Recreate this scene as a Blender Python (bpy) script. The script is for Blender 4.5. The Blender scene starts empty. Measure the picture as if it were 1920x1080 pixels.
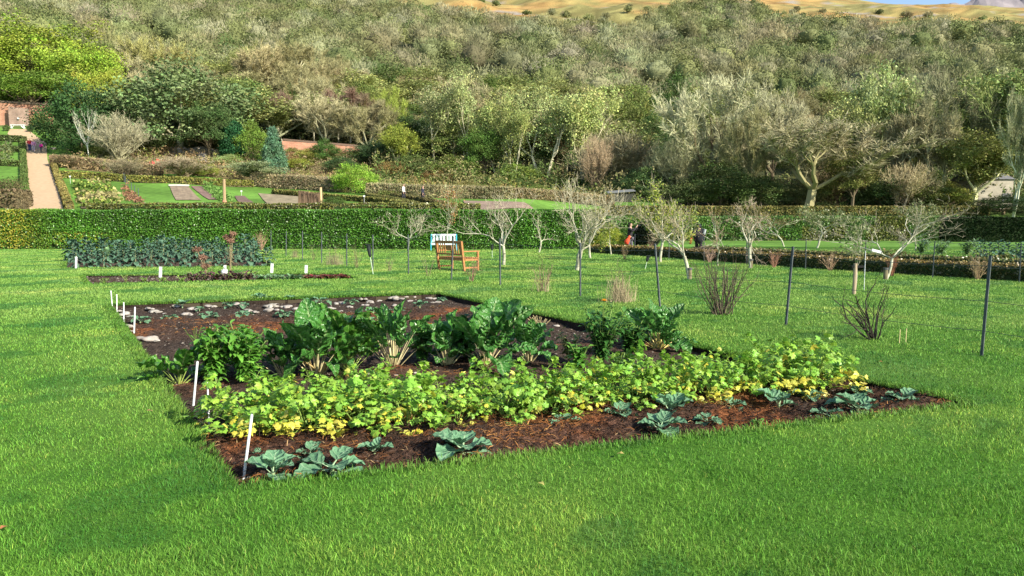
import bpy, math, random
import numpy as np
from mathutils import Vector, Matrix
from mathutils.geometry import tessellate_polygon
sc = bpy.context.scene
R = math.radians
# ------------------------------------------------------------ camera, sky, sun, exposure
CAMH = 1.6; FPX = 1400.0; PITCH = math.atan(121/1400)
cd = bpy.data.cameras.new('camera'); cam = bpy.data.objects.new('camera', cd)
sc.collection.objects.link(cam); sc.camera = cam
cd.sensor_width = 36; cd.lens = FPX/1920*36; cd.clip_start = 0.05; cd.clip_end = 6000
cam.location = (0, 0, CAMH); cam.rotation_euler = (math.pi/2-PITCH, 0, 0)
SUN_EL = R(31); SUN_TO = Vector((0.80, -0.60, 0)).normalized()     # horizontal direction towards the sun
w = bpy.data.worlds.new('World'); sc.world = w; w.use_nodes = True
nt = w.node_tree; bg = nt.nodes['Background']
sky = nt.nodes.new('ShaderNodeTexSky'); sky.sky_type = 'NISHITA'; sky.sun_disc = False
sky.sun_elevation = SUN_EL; sky.sun_rotation = math.atan2(SUN_TO.x, SUN_TO.y)
sky.air_density = 1.0; sky.dust_density = 0.6; sky.ozone_density = 1.2
nt.links.new(sky.outputs[0], bg.inputs[0]); bg.inputs[1].default_value = 0.11
sl = bpy.data.lights.new('sun', 'SUN'); sl.energy = 4.6; sl.angle = R(0.5); sl.color = (1, 0.93, 0.80)
so = bpy.data.objects.new('sun', sl); sc.collection.objects.link(so)
sd = Vector((SUN_TO.x*math.cos(SUN_EL), SUN_TO.y*math.cos(SUN_EL), math.sin(SUN_EL)))
so.rotation_euler = (-sd).to_track_quat('-Z', 'Y').to_euler()
sc.view_settings.view_transform = 'Standard'; sc.view_settings.look = 'None'
sc.view_settings.exposure = 1.08; sc.view_settings.gamma = 1
sc.cycles.max_bounces = 5; sc.cycles.diffuse_bounces = 3; sc.cycles.glossy_bounces = 2
sc.cycles.transmission_bounces = 3; sc.cycles.transparent_max_bounces = 4
sc.cycles.caustics_reflective = False; sc.cycles.caustics_refractive = False

# ------------------------------------------------------------ pixels <-> world
def ray(px, py):
    u = (px-960)/FPX; v = (540-py)/FPX; c, s = math.cos(PITCH), math.sin(PITCH)
    return Vector((u, c+v*s, -s+v*c))
def SL(py):
    d = ray(960, py); return d.z/d.y
def G(px, py, z=0.0):
    d = ray(px, py); t = (z-CAMH)/d.z
    return Vector((d.x*t, d.y*t, z))
# ------------------------------------------------------------ terrain heights
TPX = [-900, 60, 300, 540, 960, 1160, 1380, 1700, 1920, 2700]
TY = [48, 58, 70, 85, 99, 112, 140, 200, 280, 380, 520, 700, 900]
TI = {58: [393, 393, 393, 392, 400, None, None, None, None],
      70: [355, 355, 367, 376, 384, None, None, None, None],
      85: [317, 317, 335, 358, 370, 392, 394, 393, 393],
      99: [285, 285, 305, 330, 357, 380, 385, 382, 380],
      112: [240, 240, 278, 293, 340, 365, 370, 365, 360],
      140: [195, 195, 225, 235, 275, 305, 312, 308, 300],
      200: [108, 108, 140, 150, 180, 200, 205, 195, 190],
      280: [45, 45, 65, 72, 88, 98, 95, 95, 90],
      380: [0, 0, 22, 30, 38, 48, 52, 50, 45],
      520: [-50, -50, -12, -8, -2, 8, 16, 20, 20],
      700: [-120, -100, -60, -50, -50, -30, 10, 14, 15],
      900: [-100, -80, -60, -50, -60, -20, 18, 20, 22]}
TZ = np.zeros((len(TY), len(TPX)))
for i, Y in enumerate(TY):
    for j in range(len(TPX)):
        row = TI.get(Y); y = None
        if row: r2 = row[:5]+[None if row[5] is None else (row[4]+row[5])/2]+row[5:]; y = r2[j]
        TZ[i, j] = 0.0 if y is None else CAMH+SL(y)*Y
def sm(a, b, x):
    t = np.clip((x-a)/(b-a), 0, 1); return t*t*(3-2*t)
def H(X, Y):
    X = np.asarray(X, float); Y = np.asarray(Y, float)
    Yc = np.clip(Y, 48, 900); px = 960+1400*X/np.maximum(Yc, 1)
    j = np.clip(np.searchsorted(TPX, px)-1, 0, len(TPX)-2); i = np.clip(np.searchsorted(TY, Yc)-1, 0, len(TY)-2)
    P = np.array(TPX, float); T = np.array(TY, float)
    a = np.clip((px-P[j])/(P[j+1]-P[j]), 0, 1); b = np.clip((Yc-T[i])/(T[i+1]-T[i]), 0, 1)
    a = a*a*(3-2*a)
    z = (TZ[i, j]*(1-a)+TZ[i, j+1]*a)*(1-b)+(TZ[i+1, j]*(1-a)+TZ[i+1, j+1]*a)*b
    n = np.sin(X*.031+Y*.017+1)*np.sin(Y*.043-X*.013)+.6*np.sin(X*.083+Y*.03)*np.sin(Y*.09+X*.021+2)+.35*np.sin(X*.21+2)*np.sin(Y*.17+X*.11)
    return z+n*2.3*sm(112, 240, Y)*(1-.8*sm(480, 640, Y))
def h(x, y): return float(H(x, y))
def hit(px, py):
    d = ray(px, py); Ys = np.concatenate([np.linspace(3, 130, 6000), np.linspace(130, 880, 6000)])
    t = Ys/d.y; X = d.x*t; Z = CAMH+d.z*t; g = H(X, Ys)
    k = np.nonzero(Z <= g)[0]
    k = k[0] if len(k) else len(Ys)-1
    return Vector((float(X[k]), float(Ys[k]), float(g[k])))
def XR(px, py):
    d = ray(px, py); return d.x/d.y
def at(px, Y, py=300):
    x = XR(px, py)*Y; return Vector((x, Y, h(x, Y)))
def moorline(px): return np.interp(px, [0, 200, 300, 420, 700, 850, 1050, 1200, 1330, 1450, 1560, 1920], [600, 540, 385, 440, 425, 350, 322, 335, 470, 400, 335, 322])
# ------------------------------------------------------------ mesh builder
class MB:
    def __init__(s): s.v = []; s.c = []; s.t = []; s.q = []; s.tm = []; s.qm = []; s.uv = []; s.n = 0; s.hasuv = False
    def add(s, v, tris=None, quads=None, col=(1, 1, 1), m=0, uv=None):
        v = np.asarray(v, np.float32).reshape(-1, 3); k = len(v)
        c = np.asarray(col, np.float32)
        if c.ndim == 1: c = np.broadcast_to(c, (k, 3))
        s.v.append(v); s.c.append(c)
        if uv is None: uv = np.zeros((k, 2), np.float32)
        else: s.hasuv = True
        s.uv.append(np.asarray(uv, np.float32))
        if tris is not None and len(tris):
            t = np.asarray(tris, np.int64).reshape(-1, 3)+s.n; s.t.append(t); s.tm.append(np.full(len(t), m))
        if quads is not None and len(quads):
            t = np.asarray(quads, np.int64).reshape(-1, 4)+s.n; s.q.append(t); s.qm.append(np.full(len(t), m))
        s.n += k; return s
    def merge(s, o, M=None, m=0, cm=1.0):
        for k in range(len(o.v)): pass
        v = np.concatenate(o.v)
        if M is not None:
            A = np.array(M); v = v@A[:3, :3].T+A[:3, 3]
        t = np.concatenate(o.t) if o.t else None; q = np.concatenate(o.q) if o.q else None
        s.add(v, t, q, np.concatenate(o.c)*cm, m, np.concatenate(o.uv) if o.hasuv else None)
    def mesh(s, name, mats, smooth=False):
        me = bpy.data.meshes.new(name)
        v = np.concatenate(s.v); c = np.concatenate(s.c)
        nt_ = sum(len(x) for x in s.t); nq = sum(len(x) for x in s.q)
        loops = np.concatenate([x.ravel() for x in s.t+s.q]).astype(np.int32)
        starts = np.concatenate([np.arange(nt_)*3, nt_*3+np.arange(nq)*4]).astype(np.int32)
        me.vertices.add(len(v)); me.vertices.foreach_set('co', v.ravel())
        me.loops.add(len(loops)); me.loops.foreach_set('vertex_index', loops)
        me.polygons.add(nt_+nq); me.polygons.foreach_set('loop_start', starts)
        mi = np.concatenate(s.tm+s.qm).astype(np.int32); me.polygons.foreach_set('material_index', mi)
        me.polygons.foreach_set('use_smooth', np.full(nt_+nq, smooth))
        me.update(calc_edges=True)
        a = me.color_attributes.new('Col', 'FLOAT_COLOR', 'POINT')
        a.data.foreach_set('color', np.concatenate([c, np.ones((len(c), 1))], 1).astype(np.float32).ravel())
        if s.hasuv:
            u = me.uv_layers.new(name='UVMap'); u.data.foreach_set('uv', np.concatenate(s.uv)[loops].astype(np.float32).ravel())
        for mm in (mats if isinstance(mats, (list, tuple)) else [mats]): me.materials.append(mm)
        return me
    # primitives
    def box(s, c, d, rz=0, col=(1, 1, 1), m=0, M=None):
        x, y, z = [k/2 for k in d]
        v = np.array([[-x, -y, -z], [x, -y, -z], [x, y, -z], [-x, y, -z], [-x, -y, z], [x, -y, z], [x, y, z], [-x, y, z]])
        if rz:
            C_, S_ = math.cos(rz), math.sin(rz); v = np.stack([v[:, 0]*C_-v[:, 1]*S_, v[:, 0]*S_+v[:, 1]*C_, v[:, 2]], 1)
        v = v+np.array(c)
        if M is not None: A = np.array(M); v = v@A[:3, :3].T+A[:3, 3]
        s.add(v, None, [[0, 3, 2, 1], [4, 5, 6, 7], [0, 1, 5, 4], [1, 2, 6, 5], [2, 3, 7, 6], [3, 0, 4, 7]], col, m); return s
    def sticks(s, A, B, ra, rb, n=3, col=(1, 1, 1), m=0, cap=False):
        A = np.asarray(A, float).reshape(-1, 3); B = np.asarray(B, float).reshape(-1, 3); N = len(A)
        ra = np.broadcast_to(np.asarray(ra, float), N); rb = np.broadcast_to(np.asarray(rb, float), N)
        d = B-A; L = np.linalg.norm(d, axis=1, keepdims=True)+1e-9; d = d/L
        ref = np.where(np.abs(d[:, 2:3]) > .9, [[1., 0, 0]], [[0, 0, 1.]])
        e1 = np.cross(d, ref); e1 /= np.linalg.norm(e1, axis=1, keepdims=True)+1e-9; e2 = np.cross(d, e1)
        V = np.zeros((N, 2*n, 3))
        for k in range(n):
            a = 2*math.pi*k/n; o = e1*math.cos(a)+e2*math.sin(a)
            V[:, k] = A+o*ra[:, None]; V[:, n+k] = B+o*rb[:, None]
        q = np.array([[k, (k+1) % n, n+(k+1) % n, n+k] for k in range(n)])
        Q = (q[None]+np.arange(N)[:, None, None]*2*n).reshape(-1, 4)
        c = np.asarray(col, float)
        if c.ndim == 2: c = np.repeat(c, 2*n, 0)
        T = None
        if cap and n == 4:
            T2 = (np.array([[7, 6, 5, 4]])[None]+np.arange(N)[:, None, None]*8).reshape(-1, 4); Q = np.concatenate([Q, T2])
        elif cap:
            T = np.array([[n, n+k+1, n+k] for k in range(1, n-1)]); T = (T[None]+np.arange(N)[:, None, None]*2*n).reshape(-1, 3)
        s.add(V.reshape(-1, 3), T, Q, c, m); return s
    def leaves(s, C, size, rng, up=0.0, asp=.55, col=None, m=0, tri=False, D=None):
        """leaf faces at the centres C"""
        C = np.asarray(C, float).reshape(-1, 3); N = len(C)
        u = rng.normal(size=(N, 3)); u[:, 2] += 0
        if D is not None: u = u*.6+np.asarray(D)
        u /= np.linalg.norm(u, axis=1, keepdims=True)+1e-9
        r = rng.normal(size=(N, 3)); r[:, 2] += up
        vv = np.cross(u, r); vv /= np.linalg.norm(vv, axis=1, keepdims=True)+1e-9
        sz = np.broadcast_to(np.asarray(size, float), N)[:, None]*rng.uniform(.65, 1.35, (N, 1))
        if tri:
            V = np.stack([C-u*sz-vv*sz*asp*.5, C+vv*sz*asp, C+u*sz-vv*sz*asp*.3], 1); k = 3
            F = np.arange(N*3).reshape(-1, 3)
        else:
            V = np.stack([C-u*sz, C+vv*sz*asp, C+u*sz, C-vv*sz*asp], 1); k = 4
            F = np.arange(N*4).reshape(-1, 4)
        c = np.ones((N, 3)) if col is None else np.asarray(col, float)
        if c.ndim == 1: c = np.broadcast_to(c, (N, 3))
        c = np.repeat(c, k, 0)
        if tri: s.add(V.reshape(-1, 3), F, None, c, m)
        else: s.add(V.reshape(-1, 3), None, F, c, m)
        return s
    def grid(s, V, col=(1, 1, 1), m=0, uv=None):
        """V: (a,b,3) array"""
        a, b = V.shape[:2]; i = np.arange(a*b).reshape(a, b)
        Q = np.stack([i[:-1, :-1], i[1:, :-1], i[1:, 1:], i[:-1, 1:]], -1).reshape(-1, 4)
        c = np.asarray(col, float)
        if c.ndim == 3: c = c.reshape(-1, 3)
        s.add(V.reshape(-1, 3), None, Q, c, m, uv.reshape(-1, 2) if uv is not None else None); return s
def obj(name, mesh, parent=None, loc=None):
    o = bpy.data.objects.new(name, mesh); sc.collection.objects.link(o)
    if parent: o.parent = parent
    if loc is not None: o.location = loc
    return o
def tag(o, label=None, cat=None, group=None, kind=None):
    if label: o['label'] = label
    if cat: o['category'] = cat
    if group: o['group'] = group
    if kind: o['kind'] = kind
    return o
def thing(name, label, cat, loc=(0, 0, 0), rz=0, group=None, scale=1):
    o = bpy.data.objects.new(name, None); sc.collection.objects.link(o); o.empty_display_size = .1
    o.location = loc; o.rotation_euler = (0, 0, rz)
    o.scale = (scale,)*3 if not isinstance(scale, (tuple, list)) else scale
    return tag(o, label, cat, group)
def struct(name, mesh): return tag(obj(name, mesh), kind='structure')
def jit(rng, N, a=.75, b=1.25, hue=.12):
    v = rng.uniform(a, b, (N, 1)); return v*(1+rng.uniform(-hue, hue, (N, 3)))
# ------------------------------------------------------------ materials
def mat(name, c1, c2=None, scale=4., rough=.6, attr=True, trans=0., bump=0., bscale=None, spec=.3, c3=None, s3=.6, detail=6, obj_rand=0., world=True, mix=(.35, .65)):
    m = bpy.data.materials.new(name); m.use_nodes = True; t = m.node_tree; N = t.nodes; L = t.links
    b = N['Principled BSDF']; out = N['Material Output']
    b.inputs['Roughness'].default_value = rough; b.inputs['Specular IOR Level'].default_value = spec
    def noise(sca, det=detail):
        n = N.new('ShaderNodeTexNoise'); n.inputs['Scale'].default_value = sca; n.inputs['Detail'].default_value = det
        if world:
            g = N.new('ShaderNodeNewGeometry'); L.new(g.outputs['Position'], n.inputs['Vector'])
        else:
            g = N.new('ShaderNodeTexCoord'); L.new(g.outputs['Object'], n.inputs['Vector'])
        return n
    def mixc(f, a, bb, typ='MIX'):
        x = N.new('ShaderNodeMix'); x.data_type = 'RGBA'; x.blend_type = typ
        for idx, s_ in ((0, f), (6, a), (7, bb)):
            if hasattr(s_, 'links') or hasattr(s_, 'is_linked'): L.new(s_, x.inputs[idx])
            else: x.inputs[idx].default_value = s_ if idx == 0 else (*s_, 1)
        return x.outputs[2]
    def ramp(f, a, bb):
        r = N.new('ShaderNodeMapRange'); r.inputs[1].default_value = a; r.inputs[2].default_value = bb; L.new(f, r.inputs[0]); return r.outputs[0]
    col = None
    if c2 is not None:
        col = mixc(ramp(noise(scale).outputs[0], *mix), c1, c2)
    if c3 is not None:
        col = mixc(ramp(noise(s3, 3).outputs[0], .45, .68), col if col is not None else c1, c3)
    if attr:
        a = N.new('ShaderNodeAttribute'); a.attribute_name = 'Col'
        col = mixc(1.0, col if col is not None else c1, a.outputs['Color'], 'MULTIPLY')
    if obj_rand:
        oi = N.new('ShaderNodeObjectInfo'); hs = N.new('ShaderNodeHueSaturation')
        r = N.new('ShaderNodeMapRange'); r.inputs[3].default_value = 1-obj_rand; r.inputs[4].default_value = 1+obj_rand
        L.new(oi.outputs['Random'], r.inputs[0]); L.new(r.outputs[0], hs.inputs['Value'])
        r2 = N.new('ShaderNodeMapRange'); r2.inputs[3].default_value = .5-obj_rand*.1; r2.inputs[4].default_value = .5+obj_rand*.1
        fr = N.new('ShaderNodeMath'); fr.operation = 'MULTIPLY'; fr.inputs[1].default_value = 7.31; L.new(oi.outputs['Random'], fr.inputs[0])
        fr2 = N.new('ShaderNodeMath'); fr2.operation = 'FRACT'; L.new(fr.outputs[0], fr2.inputs[0]); L.new(fr2.outputs[0], r2.inputs[0]); L.new(r2.outputs[0], hs.inputs['Hue'])
        if col is None: hs.inputs['Color'].default_value = (*c1, 1)
        else: L.new(col, hs.inputs['Color'])
        col = hs.outputs[0]
    if col is None: b.inputs['Base Color'].default_value = (*c1, 1)
    else: L.new(col, b.inputs['Base Color'])
    if bump:
        bp = N.new('ShaderNodeBump'); bp.inputs['Strength'].default_value = bump; bp.inputs['Distance'].default_value = .02
        L.new(noise(bscale or scale*4, 8).outputs[0], bp.inputs['Height']); L.new(bp.outputs[0], b.inputs['Normal'])
    if trans:
        tr = N.new('ShaderNodeBsdfTranslucent'); ms = N.new('ShaderNodeMixShader'); ms.inputs[0].default_value = trans
        if col is None: tr.inputs[0].default_value = (*c1, 1)
        else: L.new(col, tr.inputs[0])
        L.new(b.outputs[0], ms.inputs[1]); L.new(tr.outputs[0], ms.inputs[2]); L.new(ms.outputs[0], out.inputs[0])
    m['mixc'] = 0
    return m
GRASS1 = (.118, .250, .032); GRASS2 = (.084, .203, .026); GRASS3 = (.155, .275, .045)
def grass_mat(name, fine, bump):
    m = mat(name, GRASS1, GRASS2, scale=1.7, rough=.55, attr=True, trans=0.0 if fine else .25, bump=bump, bscale=45, spec=.04 if fine else .22, c3=GRASS3, s3=.38)
    if fine:                                             # mottle and mowing bands for the turf sheet itself
        t = m.node_tree; N = t.nodes; L = t.links; b = N['Principled BSDF']; src = b.inputs['Base Color'].links[0].from_socket
        g = N.new('ShaderNodeNewGeometry'); n = N.new('ShaderNodeTexNoise'); n.inputs['Scale'].default_value = 34; n.inputs['Detail'].default_value = 9
        n.inputs['Roughness'].default_value = .75
        L.new(g.outputs['Position'], n.inputs['Vector'])
        r = N.new('ShaderNodeMapRange'); r.inputs[1].default_value = .32; r.inputs[2].default_value = .68; r.inputs[3].default_value = .62; r.inputs[4].default_value = 1.3
        L.new(n.outputs[0], r.inputs[0]); mx = N.new('ShaderNodeVectorMath'); mx.operation = 'SCALE'
        L.new(src, mx.inputs[0]); L.new(r.outputs[0], mx.inputs['Scale']); L.new(mx.outputs[0], b.inputs['Base Color'])
    return m
M = {}
M['turf'] = grass_mat('turf', True, .6)
M['blade'] = grass_mat('grass_blade', False, 0)
M['soil'] = mat('soil', (.030, .020, .014), (.075, .055, .042), scale=30, rough=.95, bump=1.0, bscale=60, spec=.1)
M['strand'] = mat('mulch_strand', (1, 1, 1), rough=.8, spec=.15)
M['stone'] = mat('stone', (.38, .345, .30), (.22, .195, .16), scale=9, rough=.85, bump=.5, spec=.2, obj_rand=.15)
M['leafy'] = mat('leaf', (1, 1, 1), rough=.45, trans=.3, spec=.4)
M['wood_teak'] = mat('teak', (.42, .19, .065), (.30, .13, .045), scale=14, rough=.6, obj_rand=0)
M['post'] = mat('post_metal', (.045, .055, .065), (.09, .10, .10), scale=8, rough=.6)
M['wire'] = mat('wire', (.07, .08, .07), rough=.4, attr=False)
M['white'] = mat('white_plastic', (.80, .82, .80), (.62, .63, .60), scale=20, rough=.5, attr=False)
M['black'] = mat('black_plastic', (.02, .025, .025), rough=.4, attr=False)
M['core'] = mat('hedge_core', (.022, .050, .010), (.035, .050, .014), scale=5, rough=.9)
M['forest'] = mat('forest_leaf', (1, 1, 1), rough=.7, trans=.12, spec=.1)
M['bark'] = mat('bark', (1, 1, 1), rough=.85, spec=.1)
# ------------------------------------------------------------ beds: corners from the picture, on the ground
BED = [G(440, 912), G(1822, 757), G(822, 551), G(204, 573)]          # front-left, right, back-right, back-left
KALE = [G(122, 503), G(512, 500), G(470, 474), G(126, 474)]
SML = [G(166, 533), G(668, 522), G(640, 514), G(156, 517)]
def inquad(X, Y, Q, mrg=0.0):
    ins = np.ones(np.shape(X), bool)
    for k in range(4):
        a, b = Q[k], Q[(k+1) % 4]; ex, ey = b.x-a.x, b.y-a.y; L = math.hypot(ex, ey)
        ins &= ((X-a.x)*(-ey)+(Y-a.y)*ex)/L > -mrg
    return ins
def bl(Q, s, t):
    s = np.asarray(s)[..., None]; t = np.asarray(t)[..., None]; q = [np.array(p) for p in Q]
    return (q[0]*(1-s)+q[1]*s)*(1-t)+(q[3]*(1-s)+q[2]*s)*t
# turf sheet with the beds cut out of it
rngL = np.random.default_rng(5)
def wavy(Q, amp=.03, step=.12):
    """the cut edge of a bed, slightly ragged"""
    pts = []
    for k in range(4):
        a, b = np.array(Q[k]), np.array(Q[(k+1) % 4]); L = np.linalg.norm(b-a); n = max(2, int(L/step))
        nrm = np.array([-(b-a)[1], (b-a)[0], 0])/L
        for i in range(n):
            o = amp*(math.sin(i*.37+k)+.6*math.sin(i*1.3+k*2)) if i else 0
            pts.append(a+(b-a)*i/n+nrm*o)
    return pts
outer = [(-75, -25, 0), (75, -25, 0), (75, 52, 0), (-75, 52, 0)]
holes = [wavy(BED), wavy(KALE, .05), wavy(SML, .04)]
polys = [[Vector(p) for p in outer]]+[[Vector(p) for p in hh] for hh in holes]
tris = tessellate_polygon(polys); allv = [p for pl in polys for p in pl]
mb = MB(); T = np.array(tris)
V = np.array(allv); a_, b_, c_ = V[T[:, 0]], V[T[:, 1]], V[T[:, 2]]
flip = np.cross(b_-a_, c_-a_)[:, 2] < 0; T[flip] = T[flip][:, ::-1]
mb.add(V, T, None, (.62, .66, .6))
struct('lawn', mb.mesh('lawn', M['turf']))
mb = MB()
for hh in holes:                                         # the dark cut side of the turf
    P = np.array(hh+[hh[0]]); Wl = np.stack([P+[0, 0, -.001], P+[0, 0, -.13]], 1); mb.grid(Wl, (.6, .6, .6))
struct('turf_edge', mb.mesh('turf_edge', M['soil']))
mb = MB(); mb.add([(-75, -25, -.13), (75, -25, -.13), (75, 52, -.13), (-75, 52, -.13)], None, [[0, 1, 2, 3]])
struct('subsoil_ground', mb.mesh('subsoil', M['soil']))
# soil of the large bed: rough tilled surface, rust brown mulch ridges
def mulch(s, t):
    f = sm(.135, .10, t)*1.0
    f2 = sm(.60, .66, t)*sm(.83, .77, t)*(0.75+.25*np.sin(s*9))
    f3 = sm(.74, .80, s)*sm(.42, .36, t)*sm(.28, .33, t)*.8
    f4 = sm(.34, .30, t)*sm(.24, .27, t)*sm(.7, .5, s)*.6
    return np.clip(np.maximum.reduce([f, f2, f3, f4]), 0, 1)
def fbm(X, Y, rng, octs, amp, f0):
    z = np.zeros(np.shape(X))
    for k in range(octs):
        for _ in range(4):
            a = rng.uniform(0, 6.28); p = rng.uniform(0, 6.28, 2); f = f0*1.9**k*rng.uniform(.8, 1.2)
            z += amp/(1.7**k)*np.sin((X*math.cos(a)+Y*math.sin(a))*f+p[0])/2
    return z
def soilz(S, T_, P):
    m_ = mulch(S, T_); r = np.random.default_rng(77)
    z = -.075+fbm(P[..., 0], P[..., 1], r, 5, .022, 4)+m_*.05
    edge = np.minimum.reduce([S*6.2, (1-S)*6.2, T_*11.5, (1-T_)*11.5])
    return z-.02*sm(.25, .0, edge), m_
S, T_ = np.meshgrid(np.linspace(-.01, 1.01, 260), np.linspace(-.006, 1.006, 420), indexing='ij')
P = bl(BED, S, T_); z, m_ = soilz(S, T_, P); r = np.random.default_rng(3)
z = z+r.normal(size=z.shape)*.006; P[..., 2] = z
noi = np.clip(.5+fbm(P[..., 0], P[..., 1], r, 4, .8, 3)*.5, 0, 1)
mm = (m_*noi)[..., None]
colr = (1-mm)*np.array([1, 1, 1.])+mm*np.array([2.0, 1.25, .95]); org = (sm(.72, .92, noi)*m_)[..., None]; colr = colr*(1-org)+np.array([3.2, 1.7, .9])*org; colr = colr*r.uniform(.6, 1.4, z.shape)[..., None]
mb = MB(); mb.grid(P, colr); struct('bed_soil', mb.mesh('bed_soil', M['soil'], True))
for nm, Q in (('kale_bed_soil', KALE), ('small_bed_soil', SML)):
    S2, T2 = np.meshgrid(np.linspace(0, 1, 120), np.linspace(0, 1, 50), indexing='ij'); P = bl(Q, S2, T2)
    P[..., 2] = -.05+r.normal(size=S2.shape)*.02; mb = MB(); mb.grid(P, r.uniform(.7, 2.0, S2.shape)[..., None]*np.array([1, .95, .9]))
    struct(nm, mb.mesh(nm, M['soil'], True))
def bedz(p):
    """soil height of the bed at world p"""
    return -.055
# mulch strands and straw, clods
n = 26000; s_ = r.uniform(0.002, .998, n); t_ = np.where(r.random(n) < .55, r.uniform(.004, .14, n), r.uniform(0.1, .9, n))
k = mulch(s_, t_)*r.random(n) > .22; s_, t_ = s_[k], t_[k]; P = bl(BED, s_, t_); z, m_ = soilz(s_, t_, P); n = len(s_)
P[:, 2] = z+r.uniform(0, .035, n)
d = r.normal(size=(n, 3)); d[:, 2] *= .35; d /= np.linalg.norm(d, axis=1, keepdims=True); L = r.uniform(.02, .085, n)[:, None]
pal = np.array([[.028, .015, .010], [.05, .024, .012], [.10, .042, .016], [.21, .085, .025], [.30, .15, .05], [.016, .011, .009], [.36, .24, .11]])
# orange where fresh, dark elsewhere
patch = np.clip(fbm(P[:, 0], P[:, 1], r, 3, 1.0, 2.6)+r.normal(size=n)*.35, -1, 1)
idx = np.where(patch > .5, r.choice([2, 3, 3, 4], n), np.where(patch > .2, r.choice([1, 2, 1, 3, 0], n), r.choice([0, 1, 5, 5, 2], n)))
idx = np.where(r.random(n) < .015, 6, idx)
mid = P+d*L*.5+np.stack([np.zeros(n), np.zeros(n), r.uniform(-.002, .012, n)], 1); rr = r.uniform(.0012, .0038, n)
mb = MB(); c = pal[idx]*r.uniform(.7, 1.3, (n, 1)); mb.sticks(P, mid, rr, rr, 3, c); mb.sticks(mid, P+d*L+[0, 0, -.004], rr, rr*.4, 3, c)
tag(obj('mulch_straw', mb.mesh('mulch_straw', M['strand'])), 'loose rust brown and black mulch strands spread over the soil of the large bed', 'mulch', kind='stuff')
def lumps(mb, C, sz, rng, col, flat=.6):
    """small irregular octahedra"""
    n = len(C); o = np.array([[1, 0, 0], [0, 1, 0], [-1, 0, 0], [0, -1, 0], [0, 0, 1], [0, 0, -1]], float)
    V = o[None]*rng.uniform(.5, 1.3, (n, 6, 1)); V[:, :, 2] *= flat; a = rng.uniform(0, 6.28, n); C_, S_ = np.cos(a)[:, None], np.sin(a)[:, None]
    V = np.stack([V[..., 0]*C_-V[..., 1]*S_, V[..., 0]*S_+V[..., 1]*C_, V[..., 2]], -1)*sz[:, None, None]+C[:, None]
    F = np.array([[0, 1, 4], [1, 2, 4], [2, 3, 4], [3, 0, 4], [1, 0, 5], [2, 1, 5], [3, 2, 5], [0, 3, 5]])
    F = (F[None]+np.arange(n)[:, None, None]*6).reshape(-1, 3)
    mb.add(V.reshape(-1, 3), F, None, np.repeat(col, 6, 0))
n = 9000; s_ = r.uniform(0.002, .998, n); t_ = r.uniform(.002, .998, n); P = bl(BED, s_, t_); z, m_ = soilz(s_, t_, P); P[:, 2] = z+.003
c = np.array([.032, .022, .016])*r.uniform(.5, 1.8, (n, 1)); pale = r.random(n) < np.where(t_ > .3, .16, .03)
c[pale] = np.array([.30, .26, .21])*r.uniform(.5, 1.2, (pale.sum(), 1))
mb = MB(); lumps(mb, P, np.where(pale, r.uniform(.005, .02, n), r.uniform(.006, .024, n)), r, c)
n = 900; P = bl(SML, r.random(n), r.random(n)); P[:, 2] = -.03; lumps(mb, P, r.uniform(.01, .04, n), r, np.array([.10, .085, .07])*r.uniform(.3, 2.5, (n, 1)))
tag(obj('soil_clods', mb.mesh('soil_clods', M['strand'])), 'crumbs of dark soil and small pale grit over the vegetable beds', 'soil', kind='stuff')
# lawn blades, finer near the camera
def blades(mb, X, Y, hgt, wid, rng, lean=.7, dirv=None, z0=0, col=None):
    n = len(X); a = rng.uniform(0, 6.283, n); ld = rng.uniform(0, 6.283, n); lx = np.cos(ld)*lean*rng.uniform(.2, 1.3, n); ly = np.sin(ld)*lean*rng.uniform(.2, 1.3, n)
    if dirv is not None: lx = lx+dirv[0]; ly = ly+dirv[1]
    B = np.stack([X, Y, np.full(n, z0-.004)], 1); sx = np.stack([np.cos(a), np.sin(a), np.zeros(n)], 1)*wid[:, None]*.5
    l1 = np.stack([lx*.35, ly*.35, np.ones(n)*.6], 1)*hgt[:, None]; l2 = np.stack([lx*1.1, ly*1.1, np.ones(n)*.95], 1)*hgt[:, None]
    V = np.stack([B-sx, B+sx, B+l1+sx*.8, B+l1-sx*.8, B+l2], 1).reshape(-1, 3); i = np.arange(n)[:, None]*5
    c = np.repeat(col, 5, 0)
    mb.add(V, i+np.array([[3, 2, 4]]), i+np.array([[0, 1, 2, 3]]), c)
rng = np.random.default_rng(11)
mb = MB(); N = 620000
Y = 2.5*(46/2.5)**rng.random(N); Y = np.concatenate([Y, rng.uniform(9, 46, 260000)]); N = len(Y); X = rng.uniform(-.82, .82, N)*(Y+.5)
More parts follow.
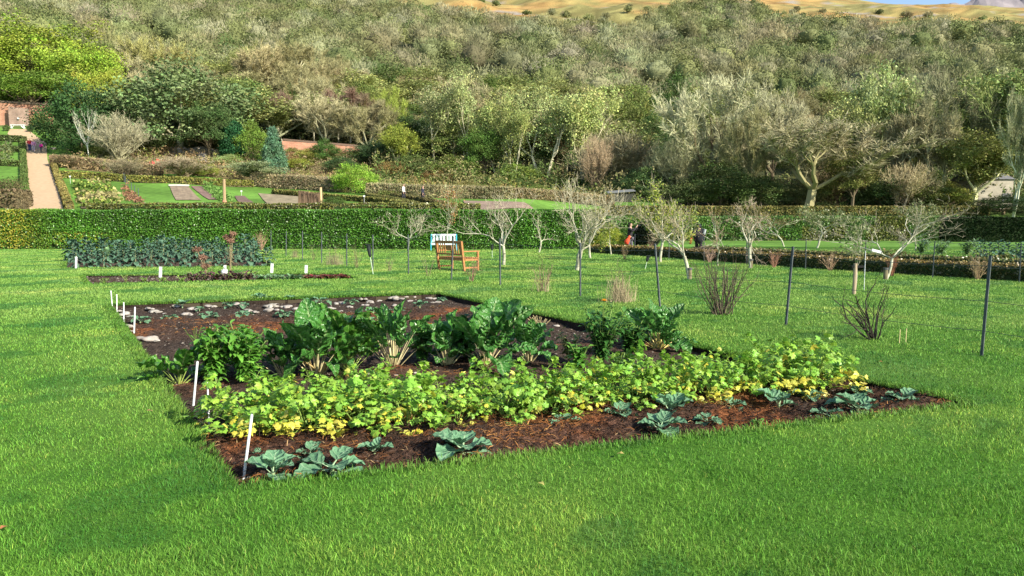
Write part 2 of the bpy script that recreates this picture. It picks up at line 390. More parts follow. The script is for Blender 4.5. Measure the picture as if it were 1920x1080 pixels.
# slight under-density outside: keep off the beds
k = ~(inquad(X, Y, BED, -.0)|inquad(X, Y, KALE)|inquad(X, Y, SML)); X, Y = X[k], Y[k]; n = len(X)
tuft = fbm(X, Y, rng, 3, 1.0, 5)
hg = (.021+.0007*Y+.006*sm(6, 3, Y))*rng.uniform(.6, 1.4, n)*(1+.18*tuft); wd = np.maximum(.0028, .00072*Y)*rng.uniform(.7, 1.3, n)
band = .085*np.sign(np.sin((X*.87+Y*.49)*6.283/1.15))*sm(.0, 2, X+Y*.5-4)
cl = 1+(jit(rng, n, .38, 1.6, .12)-1)*(1-.6*sm(6, 22, Y))[:, None]*(1+band+.22*fbm(X, Y, rng, 3, 1, 17)+.10*fbm(X, Y, rng, 3, 1, 3))[:, None]; fr = sm(4.2, 17, Y)[:, None]; cl = cl*((1-fr)*np.array([1.12, 1.17, 1.08])+fr*np.array([1.72, 1.42, 2.0])); dk = sm(.62, .95, fbm(X, Y, rng, 4, 1, 2.2))[:, None]; cl = cl*(1-dk*np.array([.55, .38, .25])); lt = sm(.75, 1.1, fbm(X, Y, rng, 4, 1, 1.6))[:, None]; cl = cl*(1+lt*np.array([.5, .22, .3])); dry = rng.random(n) < .03*(1-sm(5, 16, Y)); cl[dry] *= np.array([2.2, 1.35, 2.0])  # distance tint: light seen through far blade tips is put into the colour
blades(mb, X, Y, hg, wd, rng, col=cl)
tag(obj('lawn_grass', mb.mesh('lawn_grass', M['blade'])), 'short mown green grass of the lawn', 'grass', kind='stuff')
mb = MB()                                               # longer fringe along the cut edges
for Q, dens in ((BED, 520), (KALE, 90), (SML, 120)):
    for kk in range(4):
        a, b = Q[kk], Q[(kk+1) % 4]; L = (b-a).length; n = int(L*dens); t = rng.random(n); nx, ny = -(b-a).y/L, (b-a).x/L
        ox = rng.uniform(-.11, .035, n)
        X = a.x+(b.x-a.x)*t+nx*ox; Y = a.y+(b.y-a.y)*t+ny*ox
        blades(mb, X, Y, rng.uniform(.02, .055, n)*(1+.015*Y), np.maximum(.003, .0011*Y)*rng.uniform(.8, 1.3, n), rng, .5, (nx*.35, ny*.35), col=jit(rng, n, .4, 1.4))
tag(obj('grass_fringe', mb.mesh('grass_fringe', M['blade'])), 'longer grass hanging over the cut edges of the beds', 'grass', kind='stuff')
# ------------------------------------------------------------ hillside sheet
us = np.linspace(-1.5, 1.5, 260); Ys = np.concatenate([[47, 49, 51, 53], np.geomspace(55, 950, 230)])
U, YY = np.meshgrid(us, Ys, indexing='ij'); XX = U*YY; ZZ = H(XX, YY)
r = np.random.default_rng(8)
PXX = 960+1400*U
moor = sm(-14, 14, YY-moorline(PXX)+18*fbm(XX, YY, r, 3, 1, .05)); woodstart = np.interp(PXX, [0, 400, 700, 1000, 1400, 1920], [113, 106, 104, 100, 84, 82])
wood = sm(-3, 3, YY-woodstart)
ZZ = ZZ+moor*(fbm(XX, YY, r, 5, 1.6, .06))*(1-.75*sm(480, 640, YY))-.04*sm(53, 47, YY)
n1 = np.clip(.5+.5*fbm(XX, YY, r, 4, .9, .35), 0, 1)[..., None]
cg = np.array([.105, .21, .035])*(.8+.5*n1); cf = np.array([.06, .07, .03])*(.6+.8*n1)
n2 = np.clip(.5+.6*fbm(XX, YY, r, 4, .9, .08), 0, 1)[..., None]; n3 = r.uniform(.55, 1.3, n2.shape); cm_ = (np.array([.33, .205, .075])*(1-n2)+np.array([.22, .20, .075])*n2)*n3
rock = (fbm(XX, YY, r, 5, 1, .12) > 1.25)[..., None]*moor[..., None]
cm_ = cm_*(1-rock)+np.array([.25, .22, .19])*rock
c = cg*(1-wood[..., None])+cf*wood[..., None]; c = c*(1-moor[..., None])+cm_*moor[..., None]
mb = MB(); mb.grid(np.stack([XX, YY, ZZ], -1), c)
M['hill'] = mat('hill_ground', (.8, .8, .8), (1.2, 1.2, 1.15), scale=1.6, rough=.95, bump=.5, bscale=6, spec=.1)
struct('hillside_terrain', mb.mesh('hillside', M['hill'], True))
# far grey mountain and the land behind
mb = MB(); a = np.linspace(0, 1, 90); b = np.linspace(0, 1, 24); A, B = np.meshgrid(a, b, indexing='ij')
mx = 1365+A*1500; prof = np.interp(mx-75, [1290, 1325, 1352, 1380, 1402, 1420, 1450, 1500, 1560, 1700, 2790], [620, 672, 683, 675, 676, 690, 706, 712, 702, 800, 700])*2500/2300*.968
Zm = prof*np.sin(B*math.pi/2)**.9+fbm(mx, B*600, r, 5, 6, .03)*B; Ym = 2300+B*200
M['rock'] = mat('mountain_rock', (.16, .145, .16), (.26, .23, .24), scale=.02, rough=.95, attr=False, bump=0)
mb.grid(np.stack([mx, Ym, Zm], -1)); struct('distant_mountain', mb.mesh('distant_mountain', M['rock']))
mb = MB(); mb.add([(-4000, -3000, -.6), (4000, -3000, -.6), (4000, 5000, -.6), (-4000, 5000, -.6)], None, [[0, 1, 2, 3]], (.08, .14, .03))
struct('far_ground', mb.mesh('far_ground', M['hill']))
def drape(name, quad, color, dz=.035, na=14, nb=10, rng=np.random.default_rng(4), mt='hill', kind='structure'):
    q = [hit(*p) if not isinstance(p, Vector) else p for p in quad]
    A, B = np.meshgrid(np.linspace(0, 1, na), np.linspace(0, 1, nb), indexing='ij'); P = bl(q, A, B); P[..., 2] = H(P[..., 0], P[..., 1])+dz
    mb = MB(); mb.grid(P, np.array(color)*rng.uniform(.85, 1.15, A.shape)[..., None]); o = obj(name, mb.mesh(name, M[mt], True)); o['kind'] = kind; return o
# ------------------------------------------------------------ trees: skeleton of branches, vectorised afterwards
def nrm(v): return v/(np.linalg.norm(v)+1e-9)
def skel(rng, height, trunk, k, spread, ratio, depth, r0, trop=.15, wob=.14, lean=(0, 0), nseg=3, side=.35, trunks=1, rr=.62):
    """returns segs (A,B,ra,rb,level) and tips"""
    S = []; tips = []
    def grow(p, d, L, r, lv):
        ns = nseg if lv else max(3, nseg)
        for i in range(ns):
            d = nrm(d+rng.normal(size=3)*wob*(.5 if lv == 0 else 1)+np.array([0, 0, trop if lv else .05]))
            q = p+d*L/ns; r2 = r*(1-.32/ns) if lv else r*(1-.2/ns)
            if lv == depth: r2 = r*(1-.8*(i+1)/ns)
            S.append((*p, *q, r, max(r2, .0006), lv)); p, r = q, r2
            if 0 < lv < depth and i < ns-1 and rng.random() < side: branch(p, d, L*.75, r*.6, lv+1, 1, .8)
        if lv == depth: tips.append((*p, *d)); return
        branch(p, d, L, r, lv+1, k[min(lv, len(k)-1)], 1)
    def branch(p, d, L, r, lv, kk, f):
        sp = spread[min(lv-1, len(spread)-1)]; a0 = rng.uniform(0, 6.28)
        e1 = nrm(np.cross(d, [0.3, .8, .2])); e2 = np.cross(d, e1)
        for j in range(kk):
            a = a0+6.283*j/kk+rng.normal()*.35; s_ = sp*rng.uniform(.65, 1.2)
            if kk > 2 and j == 0: s_ *= .35
            nd = nrm(d*math.cos(s_)+(e1*math.cos(a)+e2*math.sin(a))*math.sin(s_))
            LL = L*ratio[min(lv-1, len(ratio)-1)]*rng.uniform(.75, 1.2)*f; grow(p, nd, LL, r*rr*rng.uniform(.8, 1.1), lv)
    for j in range(trunks):
        a = rng.uniform(0, 6.28); tl = .0 if trunks == 1 else rng.uniform(.12, .35)
        grow(np.array([math.cos(a)*.02*(trunks > 1), math.sin(a)*.02*(trunks > 1), -.04*height]), nrm(np.array([lean[0]+math.cos(a)*tl, lean[1]+math.sin(a)*tl, 1.])), trunk*rng.uniform(.85, 1.1), r0, 0)
    S = np.array(S); tips = np.array(tips); zmax = S[:, 5].max(); f = height/zmax
    S[:, :8] *= f; tips[:, :3] *= f
    return S, tips
def seg_mb(S, lv0, lv1, n, col, mb=None, m=0, rng=None, minr=0):
    k = (S[:, 8] >= lv0) & (S[:, 8] <= lv1); s_ = S[k]
    mb = mb or MB(); c = np.array(col)
    if rng is not None: c = c*rng.uniform(.7, 1.3, (len(s_), 1))
    mb.sticks(s_[:, :3], s_[:, 3:6], np.maximum(s_[:, 6], minr), np.maximum(s_[:, 7], minr*.7), n, c, m); return mb
# 10 m prototypes, all meshes neutral in colour; the object's own material gives the hue
def bare_proto(seed, height=10, trunk=3.2, k=(5, 4, 3, 3), spread=(.75, .6, .55, .5), ratio=(.9, .75, .7, .75), r0=.26, tw=5, twl=.85, minr=.013, extra=True, **kw):
    rng = np.random.default_rng(seed)
    S, tips = skel(rng, height, trunk, k, spread, ratio, len(k), r0, **kw)
    t = seg_mb(S, 0, 1, 6, (1, 1, 1)); seg_mb(S, 2, 2, 4, (1, 1, 1), t)
    c = seg_mb(S, 3, 9, 3, (1, 1, 1), rng=rng, minr=minr)
    if extra:
        q = S[S[:, 8] >= len(k)-1]; dd = q[:, 3:6]-q[:, :3]; dd /= np.linalg.norm(dd, axis=1, keepdims=True)+1e-9; tips_ = np.concatenate([tips, np.concatenate([q[:, 3:6], dd], 1)])
    else: tips_ = tips
    N = len(tips_)*tw; P = np.repeat(tips_[:, :3], tw, 0); D = np.repeat(tips_[:, 3:], tw, 0)
    back = rng.uniform(0, .8, (N, 1)); P = P-D*back; D2 = D*.8+rng.normal(size=(N, 3))*.75; D2[:, 2] += .3; D2 /= np.linalg.norm(D2, axis=1, keepdims=True)
    Lw = twl*rng.uniform(.4, 1.1, (N, 1)); c.sticks(P, P+D2*Lw, minr, minr*.6, 3, rng.uniform(.3, 1.75, (N, 1))*np.ones(3))
    return t, c, tips
def leaf_crown(mb, tips, rng, per, size, spread, asp=.6, tri=False, shade=.35, up=.3):
    N = len(tips)*per; C = np.repeat(tips[:, :3], per, 0)+rng.normal(size=(N, 3))*spread*np.array([1, 1, .7])
    tone = np.repeat(rng.uniform(1-shade, 1+shade, (len(tips), 1))*(1+rng.uniform(-.12, .12, (len(tips), 3))), per, 0)
    mb.leaves(C, size, rng, up=up, asp=asp, col=tone*rng.uniform(.7, 1.3, (N, 1)), tri=tri)
def dome_tips(rng, n, rx, rz, z0, hollow=.55, lump=.25):
    a = rng.normal(size=(n*3, 3)); a /= np.linalg.norm(a, axis=1, keepdims=True); a = a[a[:, 2] > -.55][:n]
    rad = rng.uniform(hollow, 1, (len(a), 1))**.7; b = 1+lump*np.sin(a[:, :1]*4+seedy(rng))*np.sin(a[:, 1:2]*5+seedy(rng))+lump*.6*np.sin(a[:, 2:3]*7+seedy(rng))
    return np.concatenate([a*rad*b*np.array([rx, rx, rz])+[0, 0, z0], a], 1)
def seedy(rng): return rng.uniform(0, 6)
def limbs_to(rng, tips, n, r0, z0, minr=.02):
    """trunk plus limbs reaching n of the clump centres"""
    S = []; base = np.array([0, 0, -.4]); top = np.array([rng.normal()*.3, rng.normal()*.3, z0])
    for i in range(4): S.append((*(base+(top-base)*i/4), *(base+(top-base)*(i+1)/4), r0*(1-.1*i), r0*(1-.1*(i+1)), 0))
    for j in rng.choice(len(tips), n, replace=False):
        e = tips[j, :3]; p = base+(top-base)*rng.uniform(.55, 1); r = r0*.42; pts = [p]
        for i in range(1, 5):
            t = i/4; q = p+(e-p)*t+np.array([0, 0, math.sin(t*3.14)*.12*np.linalg.norm(e-p)])+rng.normal(size=3)*.15*(t < 1); pts.append(q)
        for i in range(4): S.append((*pts[i], *pts[i+1], r*(1-.22*i), max(minr, r*(1-.22*(i+1))), 1))
    return np.array(S)
def leafy_proto(seed, n=170, per=90, size=.105, rx=4.2, rz=4.0, z0=5.6, r0=.3, limbs=16, spread=.42, asp=.6, hollow=.45, tri=False, lump=.25):
    rng = np.random.default_rng(seed); tips = dome_tips(rng, n, rx, rz, z0, hollow, lump)
    S = limbs_to(rng, tips, limbs, r0, z0*.62); t = seg_mb(S, 0, 1, 5, (1, 1, 1)); c = MB(); leaf_crown(c, tips, rng, per, size, spread, asp, tri)
    z = tips[:, 2].max()+.4
    return t, c, tips
PROTO = {}
def protos():
    def put(nm, t, c): PROTO.setdefault(nm, []).append((t, c))
    for s_ in (1, 2, 3): t, c, _ = bare_proto(20+s_, trunk=2.6, k=(5, 4, 3, 3), spread=(.9, .65, .55, .5), tw=6, twl=.75, minr=.018, trop=.10); put('bare', t, c)
    for s_ in (1, 2): t, c, _ = bare_proto(40+s_, trunk=3.0, k=(4, 3, 3, 3), spread=(.5, .5, .5, .5), ratio=(1.0, .8, .7, .7), r0=.24, tw=5, twl=.75, trunks=2, minr=.018, wob=.25, trop=.2); put('sinuous', t, c)
    for s_ in (1, 2): t, c, _ = bare_proto(60+s_, trunk=5.0, k=(5, 4, 4), spread=(.42, .5, .5), ratio=(.55, .55, .6), r0=.14, tw=12, twl=1.1, minr=.016, trop=.25, side=.7); put('birch', t, c)
    for s_ in (1, 2, 3): t, c, _ = leafy_proto(80+s_); put('leafy', t, c)
    for s_ in (1, 2):                                   # half bare, with thin leaf and lichen on the twigs
        t, c, tips = bare_proto(100+s_, trunk=2.6, k=(5, 4, 3, 3), spread=(.7, .6, .55, .5), tw=3, minr=.018); leaf_crown(c, tips, np.random.default_rng(s_), 16, .12, .42); put('thin', t, c)
    for s_ in (1, 2):                                   # tall, ivy clad trunks
        t, c, tips = bare_proto(120+s_, trunk=3.8, k=(4, 4, 3), spread=(.38, .45, .5), ratio=(.85, .7, .7), r0=.2, tw=5, twl=.8, minr=.014, trunks=2, trop=.3)
        r_ = np.random.default_rng(s_); n = 46; tt = np.zeros((n, 6)); tt[:, 2] = r_.uniform(.8, 6.6, n); tt[:, 0] = r_.normal(size=n)*(.3+.09*tt[:, 2]); tt[:, 1] = r_.normal(size=n)*(.3+.09*tt[:, 2])
        leaf_crown(c, tt, r_, 60, .12, .40); leaf_crown(c, tips, r_, 22, .12, .42); put('ivy', t, c)
    for s_ in (1, 2, 3):                                # tall, slender, pale trunks forking high, airy foliage
        t, c, tips = bare_proto(220+s_, trunk=4.6, k=(3, 3, 3, 2), spread=(.42, .45, .5, .5), ratio=(.62, .7, .7, .7), r0=.17, tw=2, twl=.8, minr=.016, trunks=1+s_ % 2, trop=.32, wob=.2, extra=False)
        r_ = np.random.default_rng(s_+50); ex = np.zeros((14, 6)); ex[:, 2] = r_.uniform(3.2, 6.5, 14); ex[:, :2] = r_.normal(size=(14, 2))*.9; leaf_crown(c, tips, r_, 26, .10, .42); leaf_crown(c, ex, r_, 40, .10, .4); put('tall', t, c)
    for s_ in (1, 2):                                   # rounded shrub, about 10 units tall when scaled
        t, c, _ = leafy_proto(140+s_, n=190, per=70, size=.16, rx=5.2, rz=5.6, z0=4.4, spread=.6, hollow=.6, limbs=8); put('shrub', t, c)
    for s_ in (1, 2):
        t, c, _ = bare_proto(160+s_, trunk=1.0, k=(5, 4, 3), spread=(.6, .5, .5), ratio=(1.3, .8, .75), r0=.12, trunks=5, tw=3, twl=1.1, minr=.020, trop=.2); put('twiggy', t, c)
    t, c, _ = bare_proto(190, trunk=3.6, k=(3, 3, 3), spread=(.7, .6, .5), r0=.16, tw=3, trunks=2, minr=.016, extra=False); put('sparse', t, c)
    rng = np.random.default_rng(9)                      # clipped column and blue cone
    tt = dome_tips(rng, 330, 3.1, 5.0, 5.0, .86, .03); t = seg_mb(limbs_to(rng, tt, 4, .3, 4), 0, 1, 5, (1, 1, 1)); c = MB(); leaf_crown(c, tt, rng, 44, .2, .35, shade=.12); put('clipped', t, c)
    n = 300; tt = np.zeros((n, 6)); zz = rng.uniform(0, 1, n)**1.2; a = rng.uniform(0, 6.28, n); rad = 3.6*(1-zz)**.75*(.82+.18*np.sin(a*5+zz*9)); tt[:, 0] = np.cos(a)*rad; tt[:, 1] = np.sin(a)*rad; tt[:, 2] = .2+9.6*zz
    t = seg_mb(limbs_to(rng, tt, 4, .3, 5), 0, 1, 5, (1, 1, 1)); c = MB(); leaf_crown(c, tt, rng, 44, .24, .38, asp=.3, shade=.3); put('cone', t, c)
protos()
PM = {k: [(t.mesh(k+'_trunk', M['bark']), c.mesh(k+'_crown', M['forest'])) for t, c in v] for k, v in PROTO.items()}
PH = {k: [max(np.concatenate(c.v)[:, 2].max(), 1) for t, c in v] for k, v in PROTO.items()}
PW = {k: [np.percentile(np.abs(np.concatenate(c.v)[:, 0]), 96)*2 for t, c in v] for k, v in PROTO.items()}
_mc = {}
def cmat(base, col):
    key = (base, tuple(np.round(col, 3)))
    if key not in _mc:
        _mc[key] = mat('%s_%d' % (base, len(_mc)), tuple(min(.7, a_*b_) for a_, b_ in zip(col, (1.02, 1.04, .88))), rough=.65 if base == 'crown' else .9, trans=.15 if base == 'crown' else 0, spec=.15)
    return _mc[key]
LEAFISH = ('leafy', 'shrub', 'clipped', 'cone')
def tree(kind, px, ytop, Y, wpx, crown, trunk, label, cat='tree', name=None, ybase=None, group=None, var=None, rz=None, rng=random.Random(3), xyz=None):
    p = hit(px, ybase) if ybase is not None else at(px, Y, (ytop+330)/2)
    Y = p.y; top = CAMH+SL(ytop)*Y; hh = max(.3, top-p.z); wd = wpx/FPX*Y
    if xyz: p = Vector(xyz[:3]); hh = xyz[3]
    v = rng.randrange(len(PM[kind])) if var is None else var
    tm, cm_ = PM[kind][v]; sz = hh/PH[kind][v]; sx = wd/PW[kind][v]
    if name is None: name = {'birch': 'birch_tree', 'leafy': 'leafy_tree', 'bare': 'bare_tree', 'sinuous': 'bare_tree', 'sparse': 'bare_tree', 'thin': 'lichened_tree', 'ivy': 'ivy_clad_tree', 'tall': 'slender_tree', 'shrub': 'dense_shrub', 'twiggy': 'bare_shrub', 'clipped': 'clipped_conifer', 'cone': 'conifer'}[kind]
    e = thing(name, label, cat, (p.x, p.y, p.z), rng.uniform(0, 6.28) if rz is None else rz, group, (sx, sx, sz))
    t = obj('trunk', tm, e); c = obj('crown', cm_, e)
    t.material_slots[0].link = 'OBJECT'; t.material_slots[0].material = cmat('bark', trunk)
    c.material_slots[0].link = 'OBJECT'; c.material_slots[0].material = cmat('crown', crown)
    return e
PALE = (.50, .47, .34); GREYB = (.32, .30, .21); BRN = (.17, .13, .09); LICH = (.34, .35, .24); PURP = (.20, .13, .11)
OLIVE = (.12, .14, .045); DKG = (.040, .075, .022); YG = (.20, .25, .04); MG = (.11, .17, .04); LG = (.24, .30, .09); TRK = (.42, .38, .28); DTR = (.14, .11, .08)
T_ = [
 # kind, px, ytop, Y, width px, crown, trunk, label
 ('leafy', 30, 60, 128, 170, (0.280, 0.355, 0.048), DTR, 'tall yellow green tree at the far left edge behind the brick wall'),
 ('leafy', 95, 28, 136, 190, YG, DTR, 'bright yellow green broad tree rising highest behind the brick wall'),
 ('leafy', 165, 75, 126, 130, (0.242, 0.341, 0.048), DTR, 'yellow green tree between the brick wall and the big grey green tree'),
 ('leafy', 60, 135, 119, 170, (0.153, 0.246, 0.042), DTR, 'mid green low tree hanging right over the top of the brick wall'),
 ('leafy', 190, 120, 118, 95, (0.306, 0.341, 0.060), DTR, 'small yellow tree above the dark green rounded tree'),
 ('shrub', 147, 146, 99, 122, (0.045, 0.096, 0.033), DTR, 'dark green dense rounded tree beside the gravel path', 'tree', 'evergreen_tree'),
 ('shrub', 335, 90, 107, 225, (0.147, 0.198, 0.090), TRK, 'huge grey green evergreen tree with pale limbs, the broadest in the garden', 'tree', 'evergreen_tree'),
 ('shrub', 250, 170, 106, 100, (0.127, 0.177, 0.066), TRK, 'grey green tree leaning against the left flank of the huge evergreen', 'tree', 'evergreen_tree'),
 ('leafy', 390, 185, 103, 90, (0.070, 0.116, 0.042), DTR, 'dark tree under the right flank of the huge grey green evergreen'),
 ('sparse', 166, 197, 94, 44, (0.620, 0.620, 0.538), (0.620, 0.620, 0.658), 'small white barked bare tree with two stems in front of the dark rounded tree'),
 ('twiggy', 222, 208, 94, 84, (.38, .35, .26), GREYB, 'pale grey twiggy bush right of the small white barked tree'),
 ('clipped', 437, 224, 103, 44, (0.028, 0.102, 0.042), DTR, 'smooth dark green clipped oval conifer'),
 ('cone', 512, 234, 99, 46, (0.115, 0.218, 0.144), DTR, 'blue green feathery conifer left of the brick wall'),
 ('shrub', 474, 218, 104, 62, (0.140, 0.218, 0.042), DTR, 'green bush between the clipped conifer and the blue green conifer'),
 ('bare', 285, 60, 150, 130, (0.344, 0.328, 0.132), GREYB, 'tan domed tree top above the huge grey green evergreen'),
 ('bare', 480, 78, 150, 100, (0.420, 0.355, 0.215), PALE, 'pale pinkish bare tree high behind the conifers'),
 ('bare', 582, 122, 140, 90, (0.484, 0.410, 0.239), PALE, 'pale tan round bare tree above the brick wall'),
 ('bare', 560, 70, 165, 100, (0.331, 0.300, 0.167), PALE, 'brown grey bare tree on the slope above the pale tan round tree'),
 ('leafy', 543, 150, 136, 50, (0.051, 0.116, 0.024), DTR, 'dark green tree wedged between two pale bare trees'),
 ('thin', 460, 150, 120, 100, (0.255, 0.314, 0.108), LICH, 'olive thinly leaved tree right of the huge evergreen'),
 ('birch', 531, 165, 116, 44, (.27, .18, .15), (.60, .55, .46), 'purple brown birch just left above the brick wall'),
 ('birch', 612, 182, 117, 36, (.36, .32, .21), (.55, .5, .42), 'greyish birch right of the middle of the brick wall'),
 ('birch', 588, 180, 117, 40, (.38, .33, .22), (.55, .5, .42), 'pale grey birch with forked stems behind the brick wall'),
 ('birch', 564, 186, 118, 34, (.33, .29, .19), (.55, .5, .42), 'slender greyish birch next to the purple brown birch'),
 ('birch', 632, 164, 119, 40, (.28, .18, .15), (.62, .58, .5), 'left one of the two wine coloured birches'),
 ('birch', 656, 160, 119, 42, (.30, .19, .16), (.62, .58, .5), 'right one of the two wine coloured birches'),
 ('birch', 680, 172, 117, 36, (.30, .22, .16), (.6, .55, .46), 'brown birch at the right end of the brick wall'),
 ('birch', 703, 182, 115, 32, (.32, .28, .18), (.6, .55, .46), 'thin pale birch beyond the right end of the brick wall'),
 ('sinuous', 738, 160, 118, 86, (0.319, 0.382, 0.084), (0.620, 0.614, 0.407), 'yellow green oak with twisting pale limbs above the right end of the brick wall'),
 ('thin', 742, 226, 106, 66, (.26, .30, .06), (0.573, 0.546, 0.359), 'low lime yellow tree under the twisting oak'),
 ('tall', 812, 155, 112, 100, (0.36, 0.37, 0.20), (.62, .55, .42), 'grey green feathery tree right of the twisting oak'),
 ('leafy', 770, 205, 118, 70, (0.064, 0.109, 0.036), DTR, 'dark tree in the gap right of the lime yellow tree'),
 ('tall', 880, 128, 110, 84, (0.33, 0.36, 0.17), (.62, .55, .42), 'tall thin pale tree wrapped in ivy near the middle of the wood edge'),
 ('tall', 935, 172, 108, 78, (0.36, 0.40, 0.16), (.62, .55, .42), 'ivy clad tree with yellowish top just right of the picture middle'),
 ('leafy', 905, 235, 106, 80, (0.089, 0.157, 0.036), DTR, 'dense ivy green bush tree under the tall thin pale tree'),
 ('tall', 1020, 163, 103, 104, (0.34, 0.38, 0.17), (.62, .55, .42), 'two stemmed tree with pale leaning trunk at the wood edge'),
 ('tall', 1091, 150, 103, 116, (0.42, 0.46, 0.19), (.62, .55, .42), 'light yellow green topped tree with stout bare trunk'),
 ('tall', 855, 175, 114, 70, (.30, .34, .14), (.5, .45, .35), 'slender pale tree just left of the tall thin ivy wrapped tree'),
 ('tall', 1060, 170, 112, 70, (.25, .29, .12), (.5, .45, .35), 'slim olive tree filling the gap behind the two pale trunks'),
 ('tall', 965, 190, 103, 50, (.30, .33, .12), (.55, .5, .4), 'narrow pale stemmed tree left of the two stemmed tree'),
 ('twiggy', 1150, 232, 99, 104, (0.344, 0.300, 0.203), GREYB, 'brown bare round tree right of the light yellow green topped tree'),
 ('tall', 980, 150, 124, 84, (0.28, 0.30, 0.14), (.62, .55, .42), 'olive grey tree behind the two stemmed tree'),
 ('leafy', 1045, 225, 110, 80, (0.070, 0.123, 0.033), DTR, 'dark ivy covered tree between the two pale trunks'),
 ('leafy', 1190, 140, 122, 100, (0.166, 0.205, 0.060), DTR, 'olive brown leafy tree behind the brown bare round tree'),
 ('leafy', 1215, 200, 112, 80, (0.070, 0.116, 0.036), DTR, 'dark green tree left of the largest pale bare tree'),
 ('leafy', 1262, 120, 130, 90, (0.064, 0.116, 0.030), DTR, 'dark green rounded tree high behind the largest pale bare tree'),
 ('twiggy', 1268, 250, 92, 90, (0.382, 0.369, 0.239), GREYB, 'low twiggy bare tree left of the largest pale bare tree'),
 ('bare', 1345, 128, 92, 200, (.47, .455, .32), BRN, 'largest pale bare tree with lichened dome crown and dark trunk'),
 ('bare', 1452, 130, 96, 150, (.42, .40, .28), DTR, 'bare tree with dark limbs between the two biggest bare crowns'),
 ('bare', 1420, 190, 88, 110, (0.319, 0.300, 0.167), (0.255, 0.232, 0.120), 'smaller bare tree between the largest pale tree and the broad brown one'),
 ('bare', 1520, 205, 83, 220, (.40, .355, .25), (0.280, 0.246, 0.144), 'broad brown bare tree with low spreading branches'),
 ('thin', 1640, 108, 98, 130, (0.344, 0.396, 0.179), GREYB, 'tall green grey tree with yellow leaved side'),
 ('leafy', 1690, 150, 99, 60, (0.408, 0.410, 0.084), DTR, 'yellow leaved tree top on the right of the tall green grey tree'),
 ('thin', 1590, 175, 94, 100, (0.319, 0.341, 0.144), GREYB, 'olive tree behind the broad brown bare tree'),
 ('sinuous', 1700, 190, 88, 110, (0.306, 0.273, 0.167), (0.433, 0.410, 0.263), 'bare tree with snaking dark trunk right of the broad brown tree'),
 ('bare', 1772, 112, 93, 165, (0.268, 0.266, 0.167), (0.484, 0.464, 0.299), 'grey brown flat topped bare tree near the right'),
 ('sinuous', 1765, 178, 87, 90, (0.357, 0.328, 0.203), (0.535, 0.519, 0.335), 'pale snaking bare tree in front of the flat topped tree'),
 ('thin', 1862, 122, 90, 150, (0.242, 0.287, 0.108), (0.573, 0.573, 0.359), 'broad olive tree above the white house'),
 ('thin', 1830, 235, 84, 120, (0.178, 0.191, 0.060), (0.535, 0.519, 0.335), 'lower olive tree with pale straight stems left of the white house'),
 ('sinuous', 1908, 150, 80, 60, (0.382, 0.382, 0.239), (0.620, 0.620, 0.538), 'white trunked tree standing right of the white house'),
 ('leafy', 1600, 270, 84, 90, (0.166, 0.164, 0.054), DTR, 'brown green leafy tree at the right foot of the broad brown bare tree'),
 ('shrub', 1350, 300, 88, 120, (0.089, 0.123, 0.042), DTR, 'dark undergrowth bush beneath the largest pale bare tree'),
]
for i, a in enumerate(T_): tree(*a)
